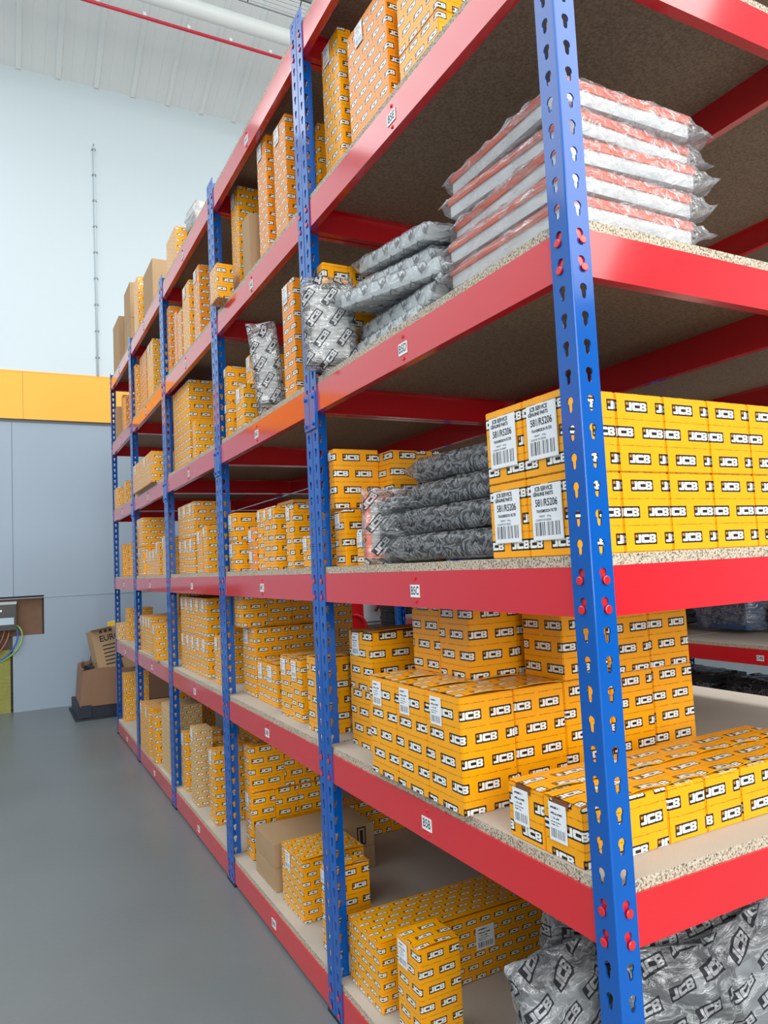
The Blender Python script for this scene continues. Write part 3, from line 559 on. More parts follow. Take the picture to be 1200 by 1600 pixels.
for i in range(5):
    y0, y1 = YJ[i], YJ[i+1]; L = y1-y0; bay = 5-i
    g0 = .0006
    t = thing('shelving_bay', f'blue and red boltless shelving bay with chipboard shelves, {["nearest the camera","second from the camera","middle one of five","second from the end wall","farthest, nearest the end wall"][i]}', 'shelving', (0, y0, 0), 0, 'bays of the long blue and red rack')
    for (px, py, rz) in ((0, g0, 0), (0, L-g0, -90), (DEP, g0, 90), (DEP, L-g0, 180)):
        p = link('post', POST, t, (px, py, 0), math.radians(rz)); link('foot', FOOTM, p)
    fb, sb = beam_mesh(L-2*TH-g0*2, 'y'), beam_mesh(DEP-2*TH, 'x'); cb = beam_mesh(L-.05, 'y', False)
    for lv in 'ABCDEF':
        z = BOT[lv]; o0 = TH+.0006
        f = link('beam', fb, t, (o0, o0, z)); f['mid'] = L/2-o0
        location_label(f, 'B%d%s' % (bay, lv)); del f['mid']
        r = link('beam', fb, t, (DEP-o0, L-o0, z), math.pi)
        n = link('beam', sb, t, (o0, o0, z)); s = link('beam', sb, t, (DEP-o0, L-o0, z), math.pi)
        link('centre_support', cb, t, (.605, .025, z))
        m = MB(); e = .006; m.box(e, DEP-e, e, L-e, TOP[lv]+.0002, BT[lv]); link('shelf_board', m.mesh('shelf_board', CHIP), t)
    for j, (ya, yb) in ((0, (.0012, .034)), (1, (L-.034, L-.0012))):        # splice plate halves across the joint
        if (i == 0 and j == 0) or (i == 4 and j == 1): continue
        m = MB(); m.box(-.0045, -.0002, ya, yb, 1.38, 1.47); sp = link('splice_plate', m.mesh('splice_plate', BLUE), t)
        for dz in (-.033, .033):
            q = MB(); yc = (ya+yb)/2+(.005 if j == 0 else -.005); q.tube([(-.0045, yc, 1.425+dz), (-.009, yc, 1.425+dz)], .0042, 6); link('bolt', q.mesh('bolt', BLUE), sp)

# ------------------------------------------------------------------ cartons
LEV = {'A': 'bottom shelf', 'B': 'second shelf', 'C': 'third shelf', 'D': 'fourth shelf', 'E': 'fifth shelf', 'F': 'top shelf'}
LOOK = {'y': 'yellow printed carton', 'o': 'orange printed carton', 'k': 'plain brown carton', 'k2': 'pale printed carton', 't': 'flat yellow carton'}
_mc = {}
def carton_mesh(dx, dy, dz, mat, key, seed):
    k = (round(dx, 3), round(dy, 3), round(dz, 3), key, seed)
    if k in _mc: return _mc[k]
    bm = bmesh.new(); bmesh.ops.create_cube(bm, size=1)
    for v in bm.verts: v.co = Vector(((v.co.x+.5)*dx, (v.co.y+.5)*dy, (v.co.z+.5)*dz))
    bmesh.ops.bevel(bm, geom=bm.edges[:], offset=.0016, segments=2, affect='EDGES', clamp_overlap=True)
    big = [f for f in bm.faces if f.calc_area() > .2*min(dx*dy, dx*dz, dy*dz)]
    bmesh.ops.subdivide_edges(bm, edges=list({e for f in big for e in f.edges if e.calc_length() > .02}), cuts=3, use_grid_fill=True)
    rn = random.Random(seed*7+3); b = [rn.uniform(.0003, .0014) for _ in range(3)]
    for v in bm.verts:                                # slight bulge of the panels
        p = v.co; s = [math.sin(math.pi*min(1, max(0, p[i]/d))) for i, d in enumerate((dx, dy, dz))]
        if p.y < .001: p.y -= b[0]*s[0]*s[2]
        if p.x < .001: p.x -= b[1]*s[1]*s[2]
    bm.normal_update(); uvl = bm.loops.layers.uv.new('UVMap'); ou, ov = (rn.uniform(0, .06), rn.uniform(0, .02)) if seed else (-.0105, 0)
    for f in bm.faces:
        n = f.normal; ax = max(range(3), key=lambda i: abs(n[i]))
        for l in f.loops:
            c = l.vert.co
            if ax == 0: u, v = (-c.y, c.z) if n.x < 0 else (c.y, c.z)
            elif ax == 1: u, v = (c.x, c.z) if n.y < 0 else (-c.x, c.z)
            else: u, v = c.x, c.y+.013
            l[uvl].uv = (u+ou+1.26, v+ov+.79)
    me = bpy.data.meshes.new('carton'); bm.to_mesh(me); bm.free(); me.materials.append(mat)
    me.polygons.foreach_set('use_smooth', [False]*len(me.polygons)); _mc[k] = me; return me
def sticker_mesh(w, h, mat):
    k = ('s', round(w, 4), round(h, 4), mat.name)
    if k in _mc: return _mc[k]
    mb = MB(); mb.box(-w/2, w/2, -h/2, h/2, 0, .0006); mb.face([(-w/2+.001, -h/2+.001, .0008), (w/2-.001, -h/2+.001, .0008), (w/2-.001, h/2-.001, .0008), (-w/2+.001, h/2-.001, .0008)], 1, [(0, 0), (1, 0), (1, 1), (0, 1)])
    me = mb.mesh('sticker', [WHITE_P, mat], fix=False); me.transform(FACE['aisle']); _mc[k] = me; return me
def big_label(parent, y, z):
    s = link('sticker', sticker_mesh(.066, .082, STICKB), parent, (-.0022, y, z))
    for txt, sz, dx, dz, sq, bo in (('JCB SERVICE', .0088, -.004, .0345, .82, .0002), ('GENUINE PARTS', .0075, -.006, .0265, .8, .0002), ('581/R5206', .0150, 0, .0135, .74, .0002), ('TRANSMISSION FILTER', .0062, 0, .0015, .72, .0001), ('WEIGHT     0.0 kg', .0042, -.004, -.006, .8, 0), ('COUNTRY OF ORIGIN', .0042, -.008, -.0115, .8, 0)):
        k = ('t', txt)
        if k not in _mc:
            me = text_mesh(txt, sz, INK, squeeze=sq, bold=bo); me.transform(Matrix.Translation((dx, dz, .0011))); me.transform(FACE['aisle']); _mc[k] = me
        link('printed_text', _mc[k], s)
    return s
SEEN = {}
def carton(st, s, x0, y0, z0, dx, dy, dz, where, grp, sticker=None, flap=False, seed=0, yaw=0.):
    lk = LOOK[st]
    if st == 'y' and s < .72: lk = 'yellow fine-print carton'
    lab = f'{lk}, {where}'
    if sticker: lab = lab.replace('printed carton', 'labelled carton').replace('fine-print carton', 'labelled carton').replace('flat yellow carton', 'flat taped carton')
    SEEN[lab] = SEEN.get(lab, 0)+1
    mat = style_mat('y' if st == 't' else st, s); e = .0012
    me = carton_mesh(dx-e, dy-e, dz-e*.5, mat, mat.name+str(s), (0 if sticker == 'big' or 'double-height' in where else seed % 5))
    if not sticker and not flap:
        o = link('carton', me, None, (x0, y0, z0), yaw); return tag(o, lab, 'carton', grp)
    t = thing('carton', lab, 'carton', (x0, y0, z0), yaw, grp); desc_front = 'long low' in where
    link('carton_body', me, t)
    if sticker == 'big': big_label(t, dy*.5, dz-.054)
    elif sticker:
        w, h = min(.036, dy*.42), min(.048, dz*.6, dy*.55)
        if sticker == 'tape': w, h = .036, .052
        if sticker == 'far': yy = dy*.66
        else: yy = dy*.60
        link('sticker', sticker_mesh(w, h, STICK), t, (-.0019, yy, dz-h/2-.008 if sticker != 'tape' else dz-h/2-.006))
    if sticker == 'tape' or st == 't':
        m = MB(); m.box(-.0022, -.0012, dy*.32, dy*.72, dz-.010, dz+.0006); m.box(-.0018, .075, dy*.32, dy*.72, dz, dz+.0007); m.box(.004, .055, dy*.44, dy*.6, dz+.0007, dz+.001, 1)
        m.obj('packing_tape', [TAPE, WHITE_P], t)
    if desc_front:
        q = link('sticker', sticker_mesh(.05, .05, STICK), t, (.27, -.0018, dz-.055)); q.rotation_euler = (0, 0, math.radians(90))
    if flap:
        # bowed top flap, lifted a little along the near edge
        n = 8; mb = MB(); th = .0012
        for k in range(n):
            xa, xb = dx*k/n, dx*(k+1)/n; za, zb_ = [.0006+.0030*math.sin(math.pi*q/n) for q in (k, k+1)]
            for dzz in (0, th):
                pts = [(xa, .002, dz+za+dzz), (xb, .002, dz+zb_+dzz), (xb, dy-.003, dz+.0004+dzz), (xa, dy-.003, dz+.0004+dzz)]
                mb.face(pts if dzz else pts[::-1], 0, [(p[0]+1.3, p[1]+.8) for p in (pts if dzz else pts[::-1])])
            pts = [(xa, .002, dz+za), (xb, .002, dz+zb_), (xb, .002, dz+zb_+th), (xa, .002, dz+za+th)]; mb.face(pts, 0, [(0, .019)]*4)
        link('top_flap', mb.mesh('top_flap', mat, fix=False), t)
    return t
ORD = ['first', 'second', 'third', 'fourth', 'fifth', 'sixth', 'seventh', 'eighth']
seed = 0
for (bay, lev, st, s, lab, x0, x1, y0, y1, z0, h, nx, ny, nz, desc, fl) in BLOCKS:
    dx, dy, dz = (x1-x0)/nx, (y1-y0)/ny, h/nz
    grp = f'cartons on the {LEV[lev]} of the {BAYW[5-bay]} bay'
    for iz in range(nz):
        for iy in range(ny):
            for ix in range(nx):
                if desc == 'double-height block' and iy == 1 and ix > 0: continue
                seed += 1; w = []
                if nz > 1: w.append(['lower', 'upper'][iz] if nz == 2 else ORD[iz])
                if ny == 2: w.append(['near', 'far'][iy])
                elif ny == 3: w.append(['near', 'middle', 'far'][iy])
                elif ny > 3: w.append(ORD[iy]+' of '+{4: 'four', 5: 'five'}[ny])
                if nx > 1: w.append(ORD[ix]+' deep')
                where = (' '.join(w)+' in ' if w else '')+f'{desc}, {LEV[lev]}, {BAYW[5-bay]} bay'
                stick = None
                if ix == 0:
                    if lab in ('big', 'tape'): stick = lab
                    elif lab == 'all' or (lab == 'top' and iz == nz-1): stick = 'far'
                flap = iz == nz-1 and st in 'yt' and lev in 'AB' and bay >= 4 and h < .35
                rn = random.Random(seed); j = .0 if nx*ny*nz > 1 else 1
                gx = rn.uniform(0, .002) if nx == 1 else 0
                carton(st, s, x0+ix*dx+gx, y0+iy*dy, z0+iz*dz+.0003, dx, dy, dz, where, grp, stick, flap, seed, 0)
# printed handling mark on the plain brown carton's near face
q = MB(); q.box(0, .03, -.0006, 0, 0, .004); q.box(0, .03, -.0006, 0, .05, .054); q.box(0, .004, -.0006, 0, 0, .054); q.box(.026, .03, -.0006, 0, 0, .054); q.box(.010, .020, -.0006, 0, .002, .044)
_u = [o for o in bpy.data.objects if o.get('label', '').startswith('plain brown carton, upper in plain brown pair, bottom')]
for o in _u: q.obj('print_pattern', INK, o, (.27, -.0004, .008))
for k, v in SEEN.items():
    if v > 1: print('DUPLICATE LABEL', v, k)
    if len(k.split()) > 16: print('LONG', k)
# ------------------------------------------------------------------ wrapped filters
def orient(o, loc, xa, za):
    x = Vector(xa).normalized(); z = Vector(za); z = (z-x*z.dot(x)).normalized(); y = z.cross(x)
    m = Matrix((x, y, z)).transposed().to_4x4(); m.translation = Vector(loc); o.matrix_world = m; return o
def bag_mesh(lx, ly, lz, tail, seed, mat, amp=.004, rot=.5, nu=46, m=44, soft=.16, tneg=None):
    """film sleeve round a slab lx*ly*lz (centred), pinched flat into a crimped tail at both x ends"""
    off = Vector((seed*3.7, seed*1.9, seed*5.3)); mb = MB(); rows = []; hx = lx/2
    def section(hy, hz):
        r = min(hz, hy)*soft*2 if soft < .5 else min(hz, hy); r = min(r, hz*.98, hy*.98); pts = []
        for (cx, cz, a0) in ((hy-r, hz-r, 0), (-hy+r, hz-r, 90), (-hy+r, -hz+r, 180), (hy-r, -hz+r, 270)):
            for q in range(5):
                a = math.radians(a0+22.5*q); pts.append(Vector((cx+r*math.cos(a), cz+r*math.sin(a))))
        pts.append(pts[0]); cum = [0]
        for p, q in zip(pts, pts[1:]): cum.append(cum[-1]+(q-p).length)
        out = []; j = 0
        for k in range(m):
            d = cum[-1]*k/m
            while cum[j+1] < d: j += 1
            f = (d-cum[j])/max(1e-9, cum[j+1]-cum[j]); out.append(pts[j].lerp(pts[j+1], f))
        return out
    for i in range(nu+1):
        u = -1+2*i/nu; tl = tail if (u > 0 or tneg is None) else tneg; X = u*(hx+tl)
        t = min(1, max(0, (abs(X)-hx*.985)/(tl+.015*hx))); hz = (lz/2+.0035)*max(0, 1-t)**1.6+.0012; hy = (ly/2+.0035)*(1+.04*t)
        row = []
        for k, c in enumerate(section(hy, hz)):
            p = Vector((X, c.x, c.y)); q = p*13+off
            n1 = noise.noise(q); n2 = abs(noise.noise(q*2.3+Vector((9, 3, 1))))
            fold = math.sin(c.x*110+seed*2+3*n1)*.15*tl*t
            d = amp*(max(0, n1)*1.4+max(0, .22-n2)*3.0)
            nrm = Vector((.3*math.copysign(t, u), c.x/hy*abs(c.x/hy), c.y/hz*abs(c.y/hz))).normalized()
            p += nrm*(d+.0006); p.z += fold+t*tl*(.5*noise.noise(off+Vector((u*3, 0, 0)))); row.append(p)
        rows.append(row)
    ca, sa = math.cos(rot), math.sin(rot); per = 2*(ly+lz)
    def uv(i, k):
        X = rows[i][k % m].x; v = -per*k/m; return (1.3+X*ca-v*sa, 1.1+X*sa+v*ca)
    for i in range(nu):
        for k in range(m):
            j = (k+1) % m; mb.face([rows[i][k], rows[i+1][k], rows[i+1][j], rows[i][j]], 0, [uv(i, k), uv(i+1, k), uv(i+1, k+1), uv(i, k+1)])
    for i in (0, nu): mb.face(rows[i] if i else rows[i][::-1], 0, [(0, .02)]*m)
    me = mb.mesh('film', mat, smooth=False, fix=False)
    bm = bmesh.new(); bm.from_mesh(me); bmesh.ops.remove_doubles(bm, verts=bm.verts, dist=1e-6); bmesh.ops.recalc_face_normals(bm, faces=bm.faces)
    for f in bm.faces: f.smooth = True
    bm.to_mesh(me); bm.free(); return me
def pleated(mb, x0, x1, y0, y1, z0, z1, n, amp):
    prof = [(x0, z0)]
    for k in range(n*2+1): prof.append((x0+(x1-x0)*k/(n*2), z1-(amp if k % 2 else 0)))
    prof.append((x1, z0)); mb.prism(prof, 'y', y0, y1)
CLEAR = film_mat('clear_film', haze=.07, crease=.24); CLEARP = film_mat('printed_clear_film', printed=True, haze=.04, ink=.8)
HEAPF = film_mat('loosely_printed_film', printed=True, haze=.05, ink=.5, scale=1.35, crease=.18, ink_white=.2)
SMOKE = film_mat('printed_grey_film', tint=(.8, .82, .84, 1), printed=True, haze=.03, ang=1.1, ink_white=.10, ink=.4, crease=.08, bstr=.45)
POUCH = film_mat('printed_pouch_film', tint=(.55, .57, .59, 1), printed=True, haze=.10, ang=.2, scale=1.12, ink_white=.16)
SALM = plain('salmon_foam_seal', c4(226, 112, 86), .7, bump=(200, .2, .001), var=.05); FRW = plain('white_filter_frame', c4(226, 232, 234), .45)
FRK = plain('dark_filter_frame', c4(38, 42, 46), .4); FRG = plain('grey_filter_media', c4(70, 76, 82), .7, var=.1, vscale=20); PLW = plain('white_pleated_media', c4(226, 228, 228), .7)
def filter_pack(kind, label, group, lx, ly, lz, seed, tail=.045, film=None, amp=.004, rot=.5, tneg=None):
    t = thing('wrapped_filter', label, 'wrapped filter', group=group)
    if kind == 'salmon':
        m = MB(); m.box(-lx/2, lx/2, -ly/2, ly/2, -lz/2, lz*.12); m.obj('filter_frame', FRW, t)
        m = MB(); w = .022
        for a in ((-lx/2-.003, lx/2+.003, -ly/2-.003, -ly/2+w), (-lx/2-.003, lx/2+.003, ly/2-w, ly/2+.003), (-lx/2-.003, -lx/2+w, -ly/2+w, ly/2-w), (lx/2-w, lx/2+.003, -ly/2+w, ly/2-w)): m.box(*a, lz*.12, lz*.5)
        m.obj('foam_seal', SALM, t)
        m = MB(); pleated(m, -lx/2+w, lx/2-w, -ly/2+w, ly/2-w, lz*.1, lz*.3, 24, .008); m.obj('pleated_media', PLW, t)
    elif kind == 'black':
        m = MB(); m.box(-lx/2, lx/2, -ly/2, ly/2, -lz/2, lz/2-.006); m.obj('filter_frame', FRK, t)
        m = MB(); pleated(m, -lx/2+.015, lx/2-.015, -ly/2+.015, ly/2-.015, lz/2-.01, lz/2, 26, .004); m.obj('pleated_media', FRG, t)
    else:
        m = MB(); w = .012
        for a in ((-lx/2, lx/2, -ly/2, -ly/2+w), (-lx/2, lx/2, ly/2-w, ly/2), (-lx/2, -lx/2+w, -ly/2+w, ly/2-w), (lx/2-w, lx/2, -ly/2+w, ly/2-w)): m.box(*a, -lz/2, lz/2)
        m.obj('filter_frame', FRK if kind == 'panel' else (SALM if kind == 'salmonpanel' else FRW), t)
        m = MB(); pleated(m, -lx/2+w, lx/2-w, -ly/2+w, ly/2-w, -lz/2+.002, lz/2-.003, 20, .009); m.obj('pleated_media', PLW, t)
    me = bag_mesh(lx, ly, lz, tail, seed, film or CLEAR, amp, rot, tneg=tneg)
    link('plastic_film', me, t); return t
ORDT = ['lowest', 'second from the bottom', 'third from the bottom', 'fourth from the bottom', 'fifth from the bottom', 'topmost']
rn = random.Random(11)
for k in range(6):
    t = filter_pack('salmon', f'salmon-edged white filter in clear film, {ORDT[k]} of six', 'salmon filters stacked on the fourth shelf', .265, .32, .037, k+1, .055, CLEAR, .0055, tneg=.02)
    a = rn.uniform(-.05, .05); tl = rn.uniform(-.015, .015)
    orient(t, (.222+rn.uniform(-.006, .01), .245+rn.uniform(-.006, .006), BT['D']+.026+.0455*k), (math.cos(a), math.sin(a), tl), (0, -.02, 1))
for k in range(5):
    t = filter_pack('white', f'white framed filter in printed film, {(ORDT[:4]+["topmost"])[k]} of slumped heap', 'slumped printed-film filters on the fourth shelf', .36, .24, .030, k+21, .05, HEAPF, .0035, .9)
    s_ = .05+.045*k
    orient(t, (.19+.022*math.sin(k*2.3), .645-.008*k+.02*math.cos(k*1.9), BT['D']+.036+.044*k+.012*(k > 1)), (.13*math.sin(k*2+.5), 1, s_*.9), (.07*math.cos(k), -s_, 1))
for k in range(4):
    t = filter_pack('black', f'dark filter in printed film, {["lowest","second from the bottom","second from the top","topmost"][k]} of four beside the labelled block', 'dark filters stacked on the third shelf', .31, .24, .042, k+31, .05, SMOKE, .0022, .8)
    a = rn.uniform(-.06, .06); orient(t, (.20+rn.uniform(-.01, .01)+.012*k, .475+rn.uniform(-.01, .01), BT['C']+.030+.054*k), (a, 1, .03*(k == 3)), (0, 0, 1))
t = filter_pack('black', 'dark filter standing on edge in printed film left of the dark stack', None, .13, .11, .03, 41, .02, SMOKE, .002, .7)
orient(t, (.115, .678, BT['C']+.082), (0, .05, 1), (-.55, -.8, 0))
t = filter_pack('salmonpanel', 'salmon framed filter standing upright in printed film beside small carton', None, .135, .09, .022, 42, .02, CLEARP, .0015, .7)
orient(t, (.075, .706, BT['C']+.082), (0, 0, 1), (-.3, -1, 0))
t = filter_pack('panel', 'white pleated panel filter in printed film standing before the joint post', None, .19, .115, .026, 51, .018, CLEARP, .0025, .62)
orient(t, (.020, .835, BT['D']+.116), (-.03, -.01, 1), (-.25, -1, 0))
t = filter_pack('panel', 'white pleated panel filter in printed film left of tall orange carton', None, .215, .075, .026, 52, .028, CLEARP, .003, .62)
orient(t, (.028, 1.32, BT['D']+.138), (-.10, .02, 1), (-.35, -1, 0))
# soft printed pouches heaped upright on the bottom shelf by the corner post
pp = [(.10, .21, .30, .16, -.5), (.22, .12, .31, .20, -.2), (.33, .20, .33, .22, .1), (.45, .12, .33, .22, -.3), (.55, .22, .34, .22, .2), (.66, .13, .33, .2, -.1), (.78, .22, .35, .22, .15), (.90, .14, .34, .2, -.2), (.30, .36, .32, .22, .3), (.58, .38, .36, .24, -.3), (.86, .38, .38, .24, .1)]
wl = ['leftmost, beside the corner post', 'second from the left in the near row', 'third from the left', 'fourth from the left, behind beam', 'fifth from the left', 'sixth from the left', 'seventh from the left', 'rightmost of the near row', 'left one of the back row', 'middle one of the back row', 'right one of the back row']
for k, (x, y, h, w_, a) in enumerate(pp):
    t = thing('printed_pouch', f'grey printed plastic pouch on bottom shelf, {wl[k]}', 'pouch', group='grey pouches heaped on the bottom shelf')
    link('pouch_film', bag_mesh(h-.05, w_, .045, .035, k+61, POUCH, .009, 1.35+.5*a, 40, 36, soft=.5), t)
    m = MB(); m.box(-h*.36, h*.36, -w_*.38, w_*.38, -.014, .014); m.obj('filter_inside', FRG if k % 3 else PLW, t)
    orient(t, (x, y, BT['A']+h*.5+.02), (.18*math.sin(k*1.7), .30*math.cos(k*1.3)*.5+.12, 1), (-.6*a-.25, -1, .25))

# ---- wrapped packs and things on the top shelf of the middle bay
FOIL = film_mat('silver_wrap_film', tint=(.8, .8, .8, 1), haze=.45, rough=.2)
for k in range(2):
    t = thing('wrapped_pack', ['lower', 'upper'][k]+' pale carton wrapped in shiny clear film on the top shelf, middle bay', 'wrapped pack', group='film-wrapped packs on the top shelf')
    m = MB(); m.box(-.13, .13, -.075, .075, -.045, .045); m.obj('carton_body', style_mat('k', 1), t)
    link('plastic_film', bag_mesh(.26, .15, .09, .01, 81+k, FOIL, .003, .2, 26, 32), t)
    orient(t, (.05+.145, 2.33+.02*k, BT['F']+.056+.112*k), (1, .04*k, 0), (0, -.05*k, 1))

# ------------------------------------------------------------------ the next rack across the back aisle
DX = 2.15
for i in range(4):
    y0 = .845+.921*i; L = .921
    t = thing('shelving_bay', f'red beamed shelving bay across the back aisle, {["nearest, with code plate","second along","third along","fourth along"][i]}', 'shelving', (DX, y0, 0), 0, 'bays of the rack across the back aisle')
    g0 = .0006
    for (px, py, rz) in ((0, g0, 0), (0, L-g0, -90), (DEP, g0, 90), (DEP, L-g0, 180)): link('post', POST, t, (px, py, 0), math.radians(rz))
    if i == 0: fb2, sb2 = beam_mesh(L-2*TH-g0*2, 'y', False), beam_mesh(DEP-2*TH, 'x', False)
    for lv in 'ABCDEF':
        z = BOT[lv]; o0 = TH+.0006
        f = link('beam', fb2, t, (o0, o0, z))
        if lv == 'B' and i == 0: f['mid'] = L/2-o0; location_label(f, 'D4B'); del f['mid']
        link('beam', fb2, t, (DEP-o0, L-o0, z), math.pi); link('beam', sb2, t, (o0, o0, z)); link('beam', sb2, t, (DEP-o0, L-o0, z), math.pi)
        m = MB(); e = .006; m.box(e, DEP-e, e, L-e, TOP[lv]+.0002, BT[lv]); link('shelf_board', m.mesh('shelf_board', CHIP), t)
BLKF = film_mat('black_film', tint=(.15, .15, .17, 1), haze=.02)
for k, (x, y, w_, bl) in enumerate(((2.5, 2.25, .4, 1), (2.45, 1.72, .3, 0), (2.55, 1.36, .34, 1), (2.6, .98, .3, 1), (2.6, 2.85, .4, 1), (2.5, 3.5, .4, 1), (2.55, 1.15, .62, 1), (2.55, 1.6, .4, 1), (2.6, 2.2, .6, 1))):
    t = thing('wrapped_bundle', ['black film-wrapped bundle on the far rack behind the yellow cartons', 'blue and white wrapped bundle on the far rack shelf', 'black wrapped bundle above the far rack code plate', 'black wrapped bundle at the right edge on the far rack', 'black wrapped bundle deeper along the far rack', 'black wrapped bundle near the end of the far rack', 'large dark bundle on the bottom shelf under the far rack code plate', 'dark bundle on the bottom far shelf, middle of three', 'dark bundle on the bottom far shelf, deepest of three'][k], 'bundle', group='wrapped bundles on the far rack' )
    m = MB(); m.box(-w_/2, w_/2, -.13, .13, -.13, .13); m.obj('bundle_body', FRK if bl else plain('blue_bundle', c4(60, 90, 130), .5, var=.4, vscale=16), t)
    link('plastic_film', bag_mesh(w_, .26, .26, .03, 90+k, CLEAR if not bl else BLKF, .01, .2, 22, 28), t)
    orient(t, (x+.15, y, BT['B' if k < 6 else 'A']+.155), (.1*math.sin(k), 1, 0), (0, 0, 1))
# dark wrapped roll and the parked red and white vehicle beyond
t = thing('wrapped_roll', 'tall black film-wrapped roll standing beyond the end of the far rack', 'roll', (2.36, 4.86, 0))
m = MB(); m.tube([(0, 0, 0), (0, 0, 1.25)], .15, 28); m.obj('roll_body', FRK, t)
m = MB()
for k in range(14): m.tube([(.155*math.cos(a), .155*math.sin(a), .06+.085*k+.03*math.sin(a)) for a in [q*math.pi/8 for q in range(17)]], .007, 5, False)
m.obj('wrap_ridge', BLK, t)
t = thing('parked_vehicle', 'red and white vehicle side with grey stripes glimpsed under the third shelf', 'vehicle', (2.0, 5.28, 0))
VR = plain('vehicle_red', c4(224, 30, 34), .2, coat=.6); VW = plain('vehicle_white', c4(236, 238, 242), .25, coat=.5); VG = plain('vehicle_grey_stripe', c4(130, 130, 134), .35)
m = MB(); m.prism([(0, .30), (0, .80), (.10, .98), (1.55, .98), (1.7, .7), (1.7, .30)], 'y', 0, .5); m.obj('body', VR, t)
m = MB(); m.box(.235, 1.68, -.012, 0, .50, .80); m.obj('side_panel', VW, t)
m = MB(); m.box(.235, 1.7, -.018, -.006, .475, .495); m.box(.235, 1.7, -.018, -.006, .518, .532); m.obj('stripe', VG, t)
m = MB(); m.box(.235, 1.7, -.02, 0, .400, .45); m.obj('sill', VW, t)
m = MB(); m.tube([(.12+.13*math.cos(a), -.02, .47+.13*math.sin(a)) for a in [math.pi*q/10 for q in range(-2, 11)]], .016, 8); m.obj('wheel_arch', VR, t)
for x in (.14, 1.35):
    m = MB(); m.tube([(x, -.03, .17), (x, .12, .17)], .17, 28); w_ = m.obj('wheel', BLK, t)
    m = MB(); m.tube([(x, -.036, .17), (x, -.02, .17)], .09, 20); m.obj('wheel_hub', VG, w_)
m = MB(); m.tube([(.34, -.03, .62), (.46, -.03, .80), (.5, -.03, .9)], .015, 8); m.obj('grab_rail', plain('dark_red_rail', c4(120, 16, 22), .4), t)

# ------------------------------------------------------------------ waste cartons by the end wall
KR = style_mat('k', 1)
t = thing('cardboard_bin', 'large open brown cardboard bin on dark pallet base beside the end wall', 'bin', (-.21, 5.12, 0))
m = MB(); m.box(.02, .86, .04, .62, .012, .10); m.box(0, .88, .02, .64, 0, .014); 
for x in (.06, .40, .74): m.box(x-.02, x+.05, .02, .05, .02, .11)
m.obj('pallet_base', plain('dark_blue_plastic', c4(24, 32, 46), .5), t)
m = MB(); n = 10
for (xa, ya, xb, yb) in ((.035, .03, .86, .03), (.86, .03, .86, .62), (.86, .62, .05, .62), (.05, .62, .035, .03)):
    for k in range(n):
        f0, f1 = k/n, (k+1)/n; P0 = (xa+(xb-xa)*f0, ya+(yb-ya)*f0); P1 = (xa+(xb-xa)*f1, ya+(yb-ya)*f1); cx, cy = .44, .33
        def tp(p, f, o=0): return (p[0]+(cx-p[0])*(.05+o), p[1]+(cy-p[1])*(.05+o)-.012*math.sin(f*math.pi), .36+.014*math.sin(f*9))
        b0, b1 = (P0[0], P0[1], .10), (P1[0], P1[1], .10); t0, t1 = tp(P0, f0), tp(P1, f1); i0, i1 = tp(P0, f0, .03), tp(P1, f1, .03)
        m.face([b0, b1, t1, t0]); m.face([t0, t1, i1, i0]); m.face([(i0[0], i0[1], .11), (i1[0], i1[1], .11), i1, i0][::-1])
m.face([(.04, .04, .115), (.85, .04, .115), (.85, .6, .115), (.05, .6, .115)]); m.obj('bin_wall', plain('brown_bin_card', c4(138, 104, 80), .75, var=.08, vscale=4), t)
m = MB(); rn = random.Random(5)
for k in range(26):
    x, y = rn.uniform(.08, .36), rn.uniform(.06, .5); pts = [(x+rn.uniform(-.05, .05), y+rn.uniform(-.05, .05), .30+rn.uniform(0, .13)) for _ in range(3)]; m.face(pts); m.face([(a+.01, b, c+.006) for a, b, c in pts])
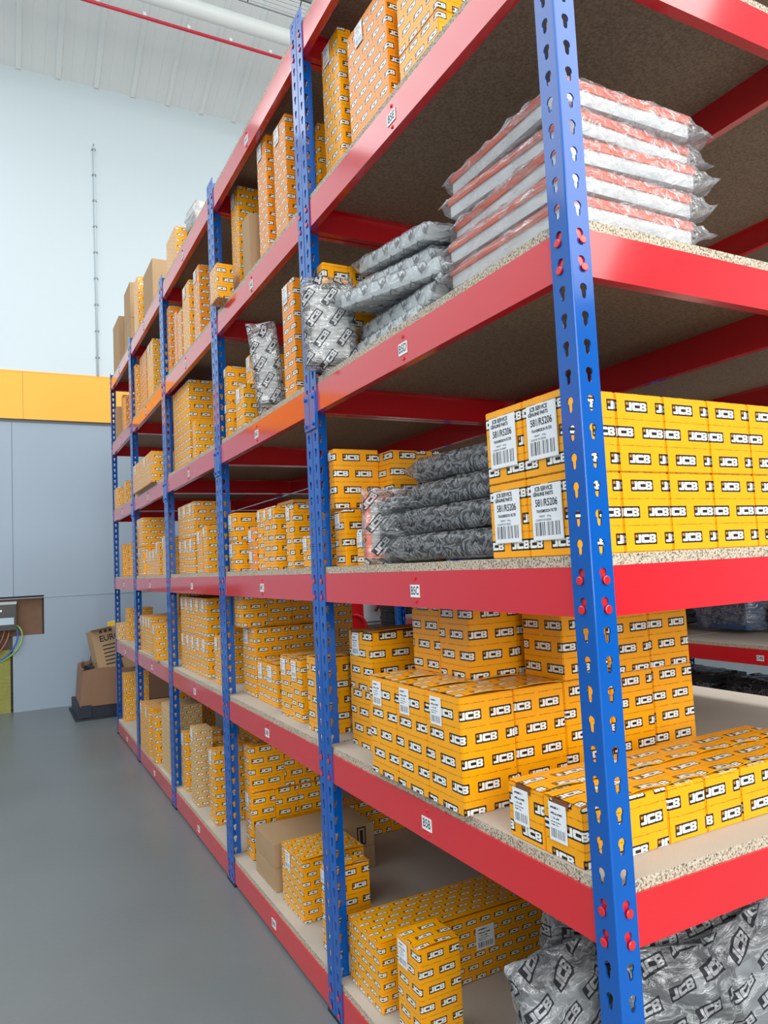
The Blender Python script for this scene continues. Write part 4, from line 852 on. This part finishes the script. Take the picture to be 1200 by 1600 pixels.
o = m.obj('crumpled_wrap', plain('dark_crumpled_film', c4(58, 62, 74), .3, var=.5, vscale=30), None, (-.21, 5.12, 0)); tag(o, 'dark crumpled plastic waste at the left inside the brown bin', 'waste', kind='stuff')
t = thing('waste_carton', 'tilted brown carton printed EURO leaning in the cardboard bin', 'carton', (0, 0, 0))
m = MB(); m.box(0, .30, 0, .26, 0, .34); m.obj('carton_body', KR, t)
m = MB(); m.box(-.05, .0, -.004, .0, .0, .33); 
for txt, sz, x, z in (('EURO', .062, .125, .262),): 
    me = text_mesh(txt, sz, INK, squeeze=.95, bold=.0015); me.transform(FACE['front']); link('printed_text', me, t, (x, -.0015, z))
m = MB()
for k in range(6): m.box(.06+.0*k, .06+.13-.015*(k % 2), -.0012, 0, .205-.028*k, .214-.028*k)
for k in range(3): m.box(.055+.035*k, .078+.035*k, -.0012, 0, .306, .328)
m.obj('print_pattern', INK, t)
m = MB(); m.box(-.004, .14, -.07, -.0, .338, .342); m.box(.0, .30, .255, .30, .338, .344); m.obj('top_flap', KR, t)
orient(t, (-.035, 5.16, .315), (1, .05, .16), (-.16, .12, 1))
t = thing('waste_carton', 'dark brown carton wedged behind the EURO carton in bin', 'carton')
m = MB(); m.box(0, .25, 0, .2, 0, .3); m.obj('carton_body', plain('dark_card', c4(96, 76, 62), .8), t)
m = MB(); m.box(0, .25, -.05, 0, .298, .302); m.obj('top_flap', bpy.data.materials['dark_card'], t); orient(t, (-.06, 5.45, .30), (1, .1, -.25), (.35, 0, 1))
m = MB(); m.box(0, .07, 0, .05, 0, .06); o = m.obj('yellow_scrap', plain('yellow_scrap_card', c4(230, 200, 70), .6)); orient(o, (.055, 5.27, .64), (1, .1, .2), (0, 0, 1)); tag(o, 'small yellow scrap carton poking above the EURO carton', 'waste')
m = MB(); m.box(0, .012, 0, .02, 0, .9); o = m.obj('black_strip', BLK); orient(o, (.30, 5.5, .38), (1, 0, 0), (-.09, .12, 1)); tag(o, 'thin black strip leaning on the end wall behind the rack', 'strip')
